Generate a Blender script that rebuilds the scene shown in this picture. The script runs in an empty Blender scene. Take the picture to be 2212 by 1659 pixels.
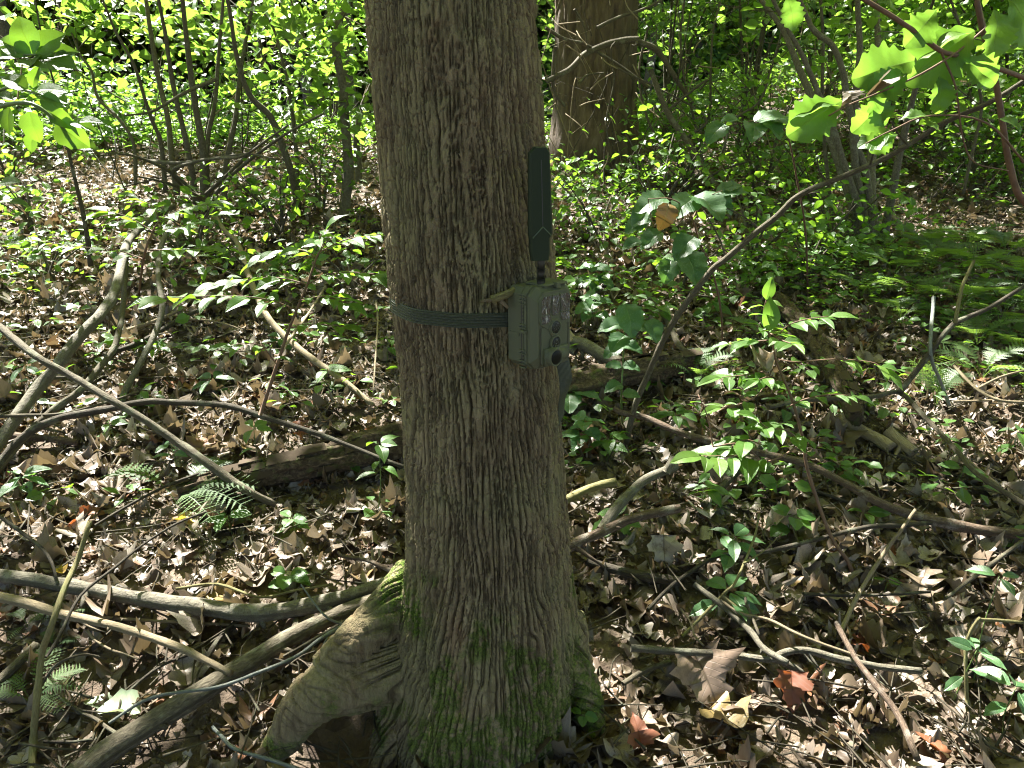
import bpy, math, random
import numpy as np
from mathutils import Vector, Matrix
rad = math.radians
random.seed(7); RNG = np.random.default_rng(7)
scene = bpy.context.scene
C = scene.collection

# ------------------------------------------------------------------ camera
CAM_H = 1.25; PITCH = rad(19.0)
cd = bpy.data.cameras.new('camera'); cam = bpy.data.objects.new('camera', cd); C.objects.link(cam)
cam.location = (0, 0, CAM_H); cam.rotation_euler = (math.pi/2 - PITCH, 0, 0)
cd.lens = 24.97; cd.sensor_width = 36; cd.clip_start = .05; cd.clip_end = 600
scene.camera = cam

# ------------------------------------------------------------------ sky, sun, exposure
SUN_EL = rad(52); SUN_AZ = rad(-34)                  # azimuth from +Y, minus is left
S = np.array([math.sin(SUN_AZ)*math.cos(SUN_EL), math.cos(SUN_AZ)*math.cos(SUN_EL), math.sin(SUN_EL)])
w = bpy.data.worlds.new('World'); scene.world = w; w.use_nodes = True
nt = w.node_tree; bg = nt.nodes['Background']
sky = nt.nodes.new('ShaderNodeTexSky'); sky.sky_type = 'NISHITA'; sky.sun_disc = False
sky.sun_elevation = SUN_EL; sky.sun_rotation = SUN_AZ
nt.links.new(sky.outputs[0], bg.inputs[0]); bg.inputs[1].default_value = .05
sl = bpy.data.lights.new('sun', 'SUN'); sun = bpy.data.objects.new('sun', sl); C.objects.link(sun)
sl.energy = 5.0; sl.angle = rad(.53); sl.color = (1, .955, .88)
sun.rotation_euler = Vector(S).to_track_quat('Z', 'Y').to_euler(); sun.location = Vector(S)*30
vs = scene.view_settings; vs.view_transform = 'Standard'; vs.look = 'None'; vs.gamma = 1
vs.exposure = 3.0; vs.use_curve_mapping = False
cy = scene.cycles
cy.max_bounces = 6; cy.diffuse_bounces = 4; cy.glossy_bounces = 2; cy.transmission_bounces = 4; cy.transparent_max_bounces = 4
cy.caustics_reflective = False; cy.caustics_refractive = False
cy.use_denoising = True
try: cy.denoiser = 'OPENIMAGEDENOISE'
except Exception: pass
cy.sample_clamp_indirect = 6; cy.pixel_filter_type = 'BLACKMAN_HARRIS'; cy.filter_width = 1.15

# ------------------------------------------------------------------ numpy noise
def _h(ix, iy, iz, seed):
    n = ((ix*73856093) ^ (iy*19349663) ^ (iz*83492791) ^ (seed*2654435761 & 0x7fffffff)) & 0x7fffffff
    n = (n ^ (n >> 13)) * 1274126177 & 0x7fffffff
    n = (n ^ (n >> 16)) * 1103515245 & 0x7fffffff
    return ((n ^ (n >> 15)) & 0xffffff) / 0xffffff
def noise(x, y, z=0., seed=1):
    x, y, z = np.broadcast_arrays(np.asarray(x, float), np.asarray(y, float), np.asarray(z, float))
    xi, yi, zi = (np.floor(a).astype(np.int64) for a in (x, y, z))
    fx, fy, fz = x-xi, y-yi, z-zi
    fx, fy, fz = (f*f*(3-2*f) for f in (fx, fy, fz))
    r = 0
    for dz in (0, 1):
        wz = fz if dz else 1-fz
        for dy in (0, 1):
            wy = fy if dy else 1-fy
            a = _h(xi, yi+dy, zi+dz, seed); b = _h(xi+1, yi+dy, zi+dz, seed)
            r = r + wz*wy*(a*(1-fx)+b*fx)
    return r
def fbm(x, y, z=0., seed=1, o=3):
    r = 0; a = .5; t = 0
    for k in range(o):
        r = r + a*noise(x*2**k, y*2**k, z*2**k, seed+k*17); t += a; a *= .5
    return r/t
def sstep(a, b, x):
    t = np.clip((np.asarray(x, float)-a)/(b-a), 0, 1); return t*t*(3-2*t)

# ------------------------------------------------------------------ terrain and pixel helpers
def zg(x, y, micro=True):
    x = np.asarray(x, float); y = np.asarray(y, float)
    s = np.interp(y, [-60, -10, 1.15, 2, 6, 7.2, 9, 16, 26, 45, 110], [-1.0, -.6, 0, .16, .98, 1.11, 1.13, 1.22, 1.6, 6.5, 34])
    s = s + .9*sstep(.8, 4.5, x)*sstep(5.5, 9.5, y)*(1-.3*sstep(14, 20, y)) - .02*x*sstep(1, 4, y)*np.exp(-(x/6)**2)
    s = s + (noise(x*.35, y*.35, 0, 3)-.5)*.5*sstep(4, 12, y)
    if micro:
        s = s + (fbm(x*2.2, y*2.2, 0, 5)-.5)*.07*sstep(1.2, 2.2, np.hypot(x, y)+.5)
        s = s + (noise(x*9, y*9, 0, 9)-.5)*.018
    return s
F = 1534.0; cp, sp = math.cos(PITCH), math.sin(PITCH)
def ray(px, py):
    a = (px-1106)/F; b = (829.5-py)/F
    return np.array([a, cp + b*sp, -sp + b*cp])
def P(px, py, Y):                                    # the point of a sight line at distance Y
    r = ray(px, py); t = Y/r[1]; return np.array([0, 0, CAM_H]) + r*t
def G(px, py, h=0.0):                                # where a sight line meets the ground (h above it)
    r = ray(px, py); t0 = .6; prev = t0
    for t in np.concatenate([np.arange(.8, 8, .02), np.arange(8, 60, .2)]):
        p = r*t
        if CAM_H + p[2] < float(zg(p[0], p[1])) + h:
            a, b = prev, t
            for _ in range(14):
                m = (a+b)/2; p = r*m
                if CAM_H + p[2] < float(zg(p[0], p[1])) + h: b = m
                else: a = m
            p = r*b; return np.array([p[0], p[1], CAM_H+p[2]])
        prev = t
    p = r*40; return np.array([p[0], p[1], CAM_H+p[2]])
def depth(p):
    return p[1]*cp + (CAM_H-p[2])*sp
def project(p):                                      # (n,3) -> V pixel and depth
    d = p[:, 1]*cp + (CAM_H-p[:, 2])*sp; u = p[:, 1]*sp + (p[:, 2]-CAM_H)*cp
    dd = np.where(d > .05, d, .05)
    return 1106 + p[:, 0]/dd*F, 829.5 - u/dd*F, d

# ------------------------------------------------------------------ meshes
def mk_mesh(name, V, faces, mat=None, uv=None, attrs=None, smooth=True):
    V = np.asarray(V, np.float32); me = bpy.data.meshes.new(name)
    if not (isinstance(faces, list) and isinstance(faces[0], np.ndarray) and faces[0].ndim == 2): faces = [faces]
    faces = [np.asarray(f, np.int32) for f in faces if len(f)]
    loops = np.concatenate([f.ravel() for f in faces])
    tot = np.concatenate([np.full(len(f), f.shape[1], np.int32) for f in faces])
    st = np.concatenate([[0], np.cumsum(tot)[:-1]]).astype(np.int32)
    me.vertices.add(len(V)); me.vertices.foreach_set('co', V.ravel())
    me.loops.add(len(loops)); me.loops.foreach_set('vertex_index', loops)
    me.polygons.add(len(tot)); me.polygons.foreach_set('loop_start', st); me.polygons.foreach_set('loop_total', tot)
    me.polygons.foreach_set('use_smooth', np.full(len(tot), smooth))
    if uv is not None:
        l = me.uv_layers.new(name='UVMap'); l.data.foreach_set('uv', np.asarray(uv, np.float32)[loops].ravel())
    for k, a in (attrs or {}).items():
        at = me.attributes.new(k, 'FLOAT', 'POINT'); at.data.foreach_set('value', np.asarray(a, np.float32))
    me.update(calc_edges=True); me.validate()
    if mat: me.materials.append(mat)
    return me
class MB:
    """collects pieces and makes one mesh of them"""
    def __init__(s): s.v = []; s.f3 = []; s.f4 = []; s.uv = []; s.r = []; s.n = 0
    def add(s, v, f3=None, f4=None, uv=None, r=0.0):
        v = np.asarray(v, float)
        if f3 is not None and len(f3): s.f3.append(np.asarray(f3)+s.n)
        if f4 is not None and len(f4): s.f4.append(np.asarray(f4)+s.n)
        s.v.append(v); s.uv.append(np.zeros((len(v), 2)) if uv is None else uv)
        s.r.append(np.full(len(v), r) if np.isscalar(r) else r); s.n += len(v)
    def mesh(s, name, mat, smooth=True):
        fs = []
        if s.f4: fs.append(np.concatenate(s.f4))
        if s.f3: fs.append(np.concatenate(s.f3))
        return mk_mesh(name, np.concatenate(s.v), fs, mat, np.concatenate(s.uv), {'rnd': np.concatenate(s.r)}, smooth)
def catmull(pts, n):
    pts = np.asarray(pts, float)
    if len(pts) < 3: return np.stack([pts[0]+(pts[-1]-pts[0])*t for t in np.linspace(0, 1, max(2, n))])
    q = np.vstack([2*pts[0]-pts[1], pts, 2*pts[-1]-pts[-2]]); out = []
    segs = len(pts)-1; per = max(1, n//segs)
    for i in range(segs):
        a, b, c, d = q[i:i+4]
        for t in np.arange(per)/per:
            out.append(.5*((2*b)+(-a+c)*t+(2*a-5*b+4*c-d)*t*t+(-a+3*b-3*c+d)*t**3))
    out.append(pts[-1]); return np.array(out)
def tube(pts, radii, sides=8, n=0, rough=0.0, seed=0, cap=True):
    """tapered tube along a smoothed line; returns v, f4, f3, uv"""
    pts = np.asarray(pts, float); n = n or max(2, (len(pts)-1)*4)
    radii = np.asarray(radii, float) if not np.isscalar(radii) else np.full(len(pts), radii)
    c = catmull(pts, n); m = len(c)
    rr = np.interp(np.linspace(0, 1, m), np.linspace(0, 1, len(radii)), radii)
    T = np.gradient(c, axis=0); T /= np.linalg.norm(T, axis=1)[:, None]+1e-9
    up = np.array([0, 0, 1.]) if abs(T[0][2]) < .8 else np.array([0, 1., 0])
    N = np.zeros_like(c); a = np.cross(T[0], up); N[0] = a/np.linalg.norm(a)
    for i in range(1, m):
        a = N[i-1]-T[i]*np.dot(N[i-1], T[i]); N[i] = a/(np.linalg.norm(a)+1e-9)
    B = np.cross(T, N); th = np.arange(sides)/sides*2*math.pi
    L = np.concatenate([[0], np.cumsum(np.linalg.norm(np.diff(c, axis=0), axis=1))])
    R = rr[:, None]*np.ones(sides)[None]
    if rough:
        R = R*(1+rough*(noise(np.cos(th)[None]*1.7+seed, np.sin(th)[None]*1.7, L[:, None]/max(rr.mean()*3, 1e-3), 11+seed)-.5)*2)
    v = c[:, None]+R[..., None]*(np.cos(th)[None, :, None]*N[:, None]+np.sin(th)[None, :, None]*B[:, None])
    i = np.arange(m-1)[:, None]*sides; j = np.arange(sides)[None]; k = (j+1) % sides
    f4 = np.stack([i+j, i+k, i+sides+k, i+sides+j], -1).reshape(-1, 4)
    v = v.reshape(-1, 3); uv = np.stack([np.tile(np.arange(sides)/sides, m), np.repeat(L, sides)], 1); f3 = []
    if cap:
        v = np.vstack([v, c[0], c[-1]]); uv = np.vstack([uv, [0, 0], [0, L[-1]]]); a0 = m*sides
        f3 = [[j_, a0, (j_+1) % sides][::-1] for j_ in range(sides)] + [[(m-1)*sides+j_, (m-1)*sides+(j_+1) % sides, a0+1] for j_ in range(sides)]
    return v, f4, f3, uv
def add_tube(mb, pts, radii, sides=8, n=0, rough=0.0, seed=0, r=0.0, cap=True):
    v, f4, f3, uv = tube(pts, radii, sides, n, rough, seed, cap); mb.add(v, f3, f4, uv, r)
def box_mb(mb, lo, hi, M=None, bev=0.0):
    lo, hi = np.array(lo, float), np.array(hi, float)
    if bev:                                          # chamfered box
        c = (lo+hi)/2; h = (hi-lo)/2; vs_ = []
        for sx in (-1, 1):
            for sy in (-1, 1):
                for sz in (-1, 1):
                    s_ = np.array([sx, sy, sz])
                    for ax in range(3):
                        q = h - bev; q = q.copy(); q[ax] = h[ax]; vs_.append(c+s_*q)
        import bmesh
        bm = bmesh.new()
        for q in vs_: bm.verts.new(q)
        bmesh.ops.convex_hull(bm, input=bm.verts); bm.verts.index_update()
        v = np.array([q.co[:] for q in bm.verts]); f = np.array([[q.index for q in fa.verts] for fa in bm.faces if len(fa.verts) == 3])
        bm.free()
    else:
        v = np.array([[x, y, z] for x in (lo[0], hi[0]) for y in (lo[1], hi[1]) for z in (lo[2], hi[2])])
        f = np.array([[0, 1, 3], [0, 3, 2], [4, 6, 7], [4, 7, 5], [0, 4, 5], [0, 5, 1], [2, 3, 7], [2, 7, 6], [0, 2, 6], [0, 6, 4], [1, 5, 7], [1, 7, 3]])
    if M is not None: v = v@np.array(M.to_3x3()).T+np.array(M.translation)
    mb.add(v, f)

# ------------------------------------------------------------------ objects
def thing(name, label, cat, loc=(0, 0, 0), group=None, rot=None):
    o = bpy.data.objects.new(name, None); o.empty_display_size = .05; C.objects.link(o); o.location = Vector([float(q) for q in loc])
    if rot is not None: o.rotation_euler = rot
    o['label'] = label; o['category'] = cat
    if group: o['group'] = group
    return o
def part(name, me, parent=None, local=False, label=None, kind=None):
    """a mesh in world coordinates (or local ones) under its thing"""
    o = bpy.data.objects.new(name, me); C.objects.link(o)
    if parent is not None:
        o.parent = parent
        if not local:
            q = parent
            while q.parent is not None: q = q.parent
            o.location = -q.location if parent is q else Vector((0, 0, 0))
    if label: o['label'] = label
    if kind: o['kind'] = kind
    return o
def tag(o, label=None, cat=None, group=None, kind=None):
    if label: o['label'] = label
    if cat: o['category'] = cat
    if group: o['group'] = group
    if kind: o['kind'] = kind
    return o

# ------------------------------------------------------------------ materials
class NT:
    def __init__(s, name):
        s.m = bpy.data.materials.new(name); s.m.use_nodes = True; s.t = s.m.node_tree
        s.b = s.t.nodes['Principled BSDF']; s.out = s.t.nodes['Material Output']
    def n(s, typ, ins=None, **kw):
        q = s.t.nodes.new('ShaderNode'+typ)
        for k, v in kw.items(): setattr(q, k, v)
        for k, v in (ins or {}).items(): s.set(q.inputs[k], v)
        return q
    def set(s, i, v):
        if hasattr(v, 'is_output') or isinstance(v, bpy.types.NodeSocket): s.t.links.new(v, i)
        else: i.default_value = v
    def coord(s, which='Object'): return s.n('TexCoord').outputs[which]
    def mapped(s, scale, which='Object'):
        return s.n('Mapping', {'Vector': s.coord(which), 'Scale': scale}).outputs[0]
    def noise(s, vec, scale, detail=3., rough=.55, dist=0.):
        return s.n('TexNoise', {'Vector': vec, 'Scale': scale, 'Detail': detail, 'Roughness': rough, 'Distortion': dist}).outputs['Fac']
    def ramp(s, fac, stops):
        r = s.n('ValToRGB', {'Fac': fac}); e = r.color_ramp.elements
        while len(e) < len(stops): e.new(.5)
        for q, (p_, c_) in zip(e, stops):
            q.position = p_; q.color = (*c_, 1) if len(c_) == 3 else c_
        return r.outputs[0]
    def mix(s, fac, a, b, mode='MIX'):
        q = s.n('Mix', data_type='RGBA', blend_type=mode)
        s.set(q.inputs[0], fac); s.set(q.inputs[6], a); s.set(q.inputs[7], b); return q.outputs[2]
    def math(s, op, a, b=0., c=0.):
        q = s.n('Math', operation=op); s.set(q.inputs[0], a); s.set(q.inputs[1], b); s.set(q.inputs[2], c); return q.outputs[0]
    def bump(s, h, strength=.5, dist=.01):
        q = s.n('Bump', {'Height': h, 'Strength': strength, 'Distance': dist}); s.t.links.new(q.outputs[0], s.b.inputs['Normal']); return q
    def attr(s, name): return s.n('Attribute', attribute_name=name).outputs['Fac']
    def rnd(s):
        a = s.math('ADD', s.attr('rnd'), s.n('ObjectInfo').outputs['Random']); return s.math('FRACT', a)
def c4(c): return (*c, 1)
def plain(name, col, rough=.6, spec=.3, metal=0., var=.25, scale=60, bump=.15):
    t = NT(name); f = t.noise(t.coord(), scale, 4.)
    a = tuple(x*(1-var) for x in col); b = tuple(min(1, x*(1+var)) for x in col)
    t.set(t.b.inputs['Base Color'], t.ramp(f, [(.3, a), (.7, b)]))
    t.b.inputs['Roughness'].default_value = rough; t.b.inputs['Specular IOR Level'].default_value = spec; t.b.inputs['Metallic'].default_value = metal
    if bump: t.bump(f, bump, .002)
    return t.m
def wood_mat(name, dark, mid, light, lichen=(.32, .36, .26), lich=.35, fib=1., rough=.85, spots=None):
    """bark of sticks and stems: u round, v along in metres"""
    t = NT(name); uv = t.coord('UV'); ob = t.coord('Object')
    f1 = t.noise(t.n('Mapping', {'Vector': uv, 'Scale': (9*fib, 22, 1)}).outputs[0], 3., 5., .65, .4)
    f2 = t.noise(ob, 23., 4.)
    col = t.ramp(f1, [(.28, dark), (.5, mid), (.74, light)])
    lm = t.ramp(f2, [(.55, (0, 0, 0)), (.66, (1, 1, 1))])
    col = t.mix(t.math('MULTIPLY', lm, lich), col, c4(lichen))
    if spots:
        f3 = t.noise(t.n('Mapping', {'Vector': uv, 'Scale': (7, 240, 1)}).outputs[0], 1.3, 1.)
        col = t.mix(t.ramp(f3, [(.62, (0, 0, 0)), (.67, (1, 1, 1))]), col, c4(spots))
    hue = t.noise(ob, 3.1, 2.); col = t.mix(t.math('MULTIPLY', hue, .35), col, c4(tuple(q*.55 for q in mid)))
    col = t.mix(1., col, (.82, .8, .76, 1), 'MULTIPLY')
    t.set(t.b.inputs['Base Color'], col); t.b.inputs['Roughness'].default_value = rough; t.b.inputs['Specular IOR Level'].default_value = .25
    t.bump(t.math('ADD', f1, t.math('MULTIPLY', f2, .6)), 1., .005)
    return t.m
def leaf_mat(name, stops, trans, tfac=.45, rough=.4, veins=9., vein_col=(.2, .3, .08), blotch=None, spec=.5, vein_k=.5, tgain=None):
    t = NT(name); rn = t.rnd(); col = t.ramp(rn, stops)
    sx = t.n('SeparateXYZ', {0: t.coord('UV')}); u = t.math('ABSOLUTE', t.math('SUBTRACT', sx.outputs[0], .5)); v = sx.outputs[1]
    ph = t.math('SUBTRACT', v, t.math('MULTIPLY', u, .9)); wv = t.math('ABSOLUTE', t.math('SINE', t.math('MULTIPLY', ph, veins*math.pi)))
    side = t.ramp(wv, [(0, (1, 1, 1)), (.16, (0, 0, 0))]); midr = t.ramp(u, [(.0, (1, 1, 1)), (.022, (0, 0, 0))])
    vn = t.math('MAXIMUM', t.math('MULTIPLY', side, .6), midr)
    col = t.mix(t.math('MULTIPLY', vn, vein_k), col, c4(vein_col))
    ob = t.coord('Object'); nf = t.noise(ob, 45., 4.)
    col = t.mix(t.math('MULTIPLY', nf, .3), col, c4(tuple(q*.5 for q in stops[0][1])))
    if blotch:
        bf = t.noise(t.coord('Object'), 28., 5., .7); col = t.mix(t.ramp(bf, [(.52, (0, 0, 0)), (.66, (.85, .85, .85))]), col, c4(blotch))
    t.set(t.b.inputs['Base Color'], col); t.b.inputs['Roughness'].default_value = rough; t.b.inputs['Specular IOR Level'].default_value = spec
    bh = t.math('ADD', t.math('MULTIPLY', vn, -1.), t.math('MULTIPLY', nf, .7)); t.bump(bh, .5, .0015)
    if tfac:
        tc = t.mix(.75, col, c4(trans)); tc = t.mix(t.math('MULTIPLY', vn, vein_k), tc, c4(tuple(q*.45 for q in trans))); tc = t.mix(t.math('MULTIPLY', t.noise(ob, 22., 3.), .45), tc, c4(tuple(q*.5 for q in trans)))
        
        tr = t.n('BsdfTranslucent', {'Color': tc}); ms = t.n('MixShader', {0: tfac})
        t.t.links.new(t.b.outputs[0], ms.inputs[1]); t.t.links.new(tr.outputs[0], ms.inputs[2]); t.t.links.new(ms.outputs[0], t.out.inputs[0])
    return t.m

MT = {}
MT['leaf_near'] = leaf_mat('leaf_green', [(0, (.035, .09, .02)), (.5, (.05, .125, .025)), (1, (.075, .16, .03))], (.28, .52, .03), .42)
MT['leaf_light'] = leaf_mat('leaf_yellow_green', [(0, (.05, .12, .02)), (.5, (.07, .16, .025)), (1, (.11, .20, .03))], (.25, .49, .045), .5, veins=8., vein_k=.8)
MT['leaf_blue'] = leaf_mat('leaf_blue_green', [(0, (.035, .095, .035)), (1, (.06, .14, .05))], (.2, .45, .05), .35, blotch=(.12, .2, .12))
MT['leaf_gold'] = leaf_mat('leaf_golden_brown', [(0, (.15, .09, .025)), (1, (.2, .13, .03))], (.25, .15, .03), .08, blotch=(.05, .03, .015))
MT['leaf_far'] = leaf_mat('leaf_forest', [(0, (.03, .085, .022)), (.45, (.055, .13, .026)), (.85, (.085, .17, .03)), (1, (.17, .19, .03))], (.27, .48, .05), .48, veins=6)
MT['leaf_roof'] = leaf_mat('leaf_canopy', [(0, (.05, .10, .02)), (1, (.10, .17, .03))], (.50, .60, .06), .6, veins=6)
MT['fern'] = leaf_mat('fern_green', [(0, (.05, .10, .035)), (1, (.08, .14, .04))], (.28, .46, .06), .42, veins=1., vein_k=0., rough=.55)
MT['litter'] = leaf_mat('dead_leaf', [(0, (.05, .035, .024)), (.15, (.11, .08, .053)), (.32, (.19, .148, .105)), (.46, (.07, .048, .032)), (.6, (.36, .315, .265)), (.72, (.12, .088, .06)), (.86, (.30, .255, .21)), (.95, (.15, .085, .05)), (.99, (.2, .08, .035)), (1, (.22, .17, .06))],
                         (.30, .22, .10), .14, .46, 8., (.07, .05, .03), blotch=(.08, .06, .04), spec=.45, vein_k=.8)
MT['rust'] = leaf_mat('rust_leaf', [(0, (.13, .045, .022)), (1, (.2, .075, .03))], (.55, .15, .03), .2, .6, 8., (.15, .05, .03), blotch=(.12, .06, .03))
MT['yellow'] = leaf_mat('yellow_leaf', [(0, (.45, .32, .05)), (1, (.5, .4, .08))], (.6, .45, .05), .25, .5, 8., (.3, .2, .05), blotch=(.25, .12, .04))
MT['pale'] = leaf_mat('pale_green_leaf', [(0, (.30, .38, .25)), (1, (.36, .42, .3))], (.4, .5, .2), .25, .5, 10., (.45, .5, .4))
MT['stick'] = wood_mat('stick_bark', (.05, .042, .03), (.115, .10, .072), (.22, .20, .15))
MT['grey'] = wood_mat('grey_smooth_bark', (.07, .063, .048), (.14, .13, .10), (.24, .225, .18), (.30, .32, .26), .45, .6, .8, spots=(.06, .05, .04))
MT['dark'] = wood_mat('dark_bark', (.03, .026, .02), (.065, .055, .042), (.13, .115, .085))
MT['pale_wood'] = wood_mat('bare_wood', (.16, .12, .075), (.33, .27, .18), (.48, .42, .32), (.3, .3, .2), .2, 2.)
MT['tan'] = wood_mat('yellow_stick', (.13, .12, .05), (.26, .24, .11), (.36, .33, .19), (.3, .35, .15), .4, 1.2)
MT['red'] = wood_mat('reddish_bark', (.06, .042, .03), (.13, .092, .066), (.26, .21, .17), (.4, .38, .34), .5, .8, spots=(.06, .04, .03))
MT['blue_twig'] = wood_mat('blue_grey_twig', (.12, .13, .12), (.24, .27, .26), (.38, .42, .42), (.3, .26, .12), .25)
MT['log'] = wood_mat('rotten_log', (.02, .015, .011), (.075, .055, .036), (.22, .18, .12), (.07, .10, .025), .8, 1.1, .95)
MT['stem_green'] = plain('green_stem', (.08, .13, .03), .5, .4)
MT['stem_brown'] = plain('brown_stem', (.12, .07, .045), .7, .3)
# ================================================================== GROUND
def ground():
    n = 360; ty = np.linspace(0, 1, n)
    y = np.interp(ty, [0, .05, .10, .55, .8, 1], [-40, -4, .3, 4.6, 14, 110])
    tx = np.linspace(-1, 1, n); x = np.sinh(tx*5.2)/np.sinh(5.2)*90
    X, Y = np.meshgrid(x, y); Z = zg(X, Y)
    hole = np.exp(-(((X+.37)/.11)**2+((Y-1.22)/.11)**2))*.10     # dark hollow under the arched root
    V = np.stack([X, Y, Z-hole], -1).reshape(-1, 3)
    i = np.arange(n-1)[:, None]*n; j = np.arange(n-1)[None]
    f = np.stack([i+j, i+j+1, i+n+j+1, i+n+j], -1).reshape(-1, 4)
    t = NT('forest_soil'); ob = t.coord()
    a = t.noise(ob, 26., 6., .7); b = t.noise(ob, 5., 4.); v = t.n('TexVoronoi', {'Vector': ob, 'Scale': 17., 'Randomness': 1.}, feature='F1')
    col = t.ramp(a, [(.3, (.018, .012, .008)), (.5, (.05, .035, .022)), (.7, (.12, .09, .06))])
    crumbs = t.ramp(v.outputs['Color'], [(.2, (.09, .06, .04)), (.6, (.2, .15, .1)), (.9, (.33, .26, .2))])
    col = t.mix(t.ramp(b, [(.35, (.15,)*3), (.7, (.6,)*3)]), col, crumbs)
    t.set(t.b.inputs['Base Color'], col); t.b.inputs['Roughness'].default_value = .95; t.bump(a, .8, .03)
    me = mk_mesh('ground', V, f, t.m); o = part('ground', me); tag(o, 'forest floor of dark soil sloping up away from the big tree', None, None, 'structure')
    return o
GROUND = ground()

# ================================================================== LEAF TEMPLATES
def leaf_tpl(kind, k=7, seed=0, curl=0., cup=0., fold=0., wave=0.):
    """outline either side of a midrib, along +Y, length 1; returns v, f3, uv"""
    rs = np.random.RandomState(seed)
    if kind == 'oak':      # deep pointed lobes
        prof = [(0, .02), (.10, .05), (.2, .07), (.25, .26), (.32, .30), (.35, .12), (.42, .08), (.5, .36), (.58, .42), (.57, .2), (.66, .10), (.74, .30), (.82, .30), (.8, .14), (.88, .10), (.95, .08), (1, 0)]
    elif kind == 'roundoak':
        prof = [(q, .36*math.sin(math.pi*q**1.35)**.75*(1+.13*math.sin(q*6.283*6.2+1.))+.012) for q in np.linspace(0, .995, 64 if k > 7 else 12)]
    elif kind == 'maple':
        prof = [(0, .02), (.03, .2), (.02, .34), (.12, .32), (.20, .36), (.30, .52), (.37, .44), (.45, .42), (.46, .28), (.56, .24), (.68, .28), (.74, .17), (.84, .12), (.88, .06), (1, 0)]
    elif kind == 'tulip':
        prof = [(0, .02), (.03, .22), (.12, .40), (.22, .42), (.33, .38), (.42, .30), (.55, .42), (.74, .50), (.78, .34), (.86, .26), (.88, .12), (.83, .03), (.83, 0)]
    elif kind == 'beech':
        y = np.linspace(0, 1, k+6); prof = [(q, .30*math.sin(math.pi*q**.85)**.8*(1+(.1 if i % 2 else -.04))) for i, q in enumerate(y)]
    elif kind == 'serrate':
        y = np.linspace(0, 1, 15); prof = [(q, .40*math.sin(math.pi*q**.72)**.7*(1+(.09 if i % 2 else -.05))) for i, q in enumerate(y)]
    elif kind == 'ovate':
        y = np.linspace(0, 1, k); prof = [(q, .27*math.sin(math.pi*q**.78)**.85*(1-.35*max(0, q-.75)/.25)) for q in y]
    elif kind == 'ellip':
        y = np.linspace(0, 1, k); prof = [(q, .21*math.sin(math.pi*q**.95)**.9) for q in y]
    elif kind == 'round':
        y = np.linspace(0, 1, k); prof = [(q, .40*math.sin(math.pi*q**.8)**.65) for q in y]
    prof = np.array(prof, float); m = len(prof)
    jl, jr = (1+.12*(rs.rand(m)-.5)*2 if kind not in ('ovate', 'roundoak', 'serrate') else np.ones(m) for _ in (0, 1))
    my = prof[:, 0].clip(0, 1)
    cs = [0, .5, 1] if k > 8 else [0, 1]; nc = len(cs); V = []; f = []
    for sg, jj in ((1, jr), (-1, jl)):
        b0 = len(V)*m
        for c_ in cs: V.append(np.stack([sg*prof[:, 1]*jj*c_, my*(1-c_)+prof[:, 0]*c_, np.zeros(m)], 1))
        for c_ in range(nc-1):
            for i in range(m-1):
                a = b0+c_*m+i; q = [[a, a+m, a+m+1], [a, a+m+1, a+1]]; f += q if sg > 0 else [t_[::-1] for t_ in q]
    V = np.concatenate(V)
    x, y = V[:, 0], V[:, 1]; w_ = rs.rand(6)
    z = fold*np.abs(x) + cup*x*x*3 - curl*(y-.3)**2 + wave*(np.sin(x*9+w_[0]*6)*np.sin(y*8+w_[1]*6)*.08+np.sin(y*13+w_[2]*6+x*5)*.035)
    V = np.stack([x, y, z], 1); uv = np.stack([V[:, 0]+.5, V[:, 1]], 1)
    return V, np.array(f), uv
PWR = [.8]
def frames(n, rng, tilt, yaw=None, lo=0.):
    """random leaf frames: columns x,y,z"""
    yaw = rng.random(n)*2*math.pi if yaw is None else yaw
    ti = lo + (tilt-lo)*rng.random(n)**PWR[0]; ta = rng.random(n)*2*math.pi
    z = np.stack([np.sin(ti)*np.cos(ta), np.sin(ti)*np.sin(ta), np.cos(ti)], 1)
    y = np.stack([np.cos(yaw), np.sin(yaw), np.zeros(n)], 1); y -= z*(y*z).sum(1)[:, None]; y /= np.linalg.norm(y, axis=1)[:, None]
    x = np.cross(y, z); return np.stack([x, y, z], 2)
def scatter(tpls, which, pos, R, size, rnd):
    """one big soup of leaves"""
    Vs, Fs, Us, Rs = [], [], [], []; n0 = 0
    for k, (tv, tf, tu) in enumerate(tpls):
        s_ = np.nonzero(which == k)[0]
        if not len(s_): continue
        v = np.einsum('nij,mj->nmi', R[s_]*size[s_, None, None], tv)+pos[s_, None]
        f = tf[None]+(np.arange(len(s_))*len(tv))[:, None, None]+n0
        Vs.append(v.reshape(-1, 3)); Fs.append(f.reshape(-1, 3)); Us.append(np.tile(tu, (len(s_), 1))); Rs.append(np.repeat(rnd[s_], len(tv))); n0 += len(tv)*len(s_)
    return np.concatenate(Vs), np.concatenate(Fs), np.concatenate(Us), np.concatenate(Rs)
def mat4(R, p, s):
    M = Matrix.Identity(4)
    for i in range(3):
        for j in range(3): M[i][j] = float(R[i, j]*s)
        M[i][3] = float(p[i])
    return M

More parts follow.
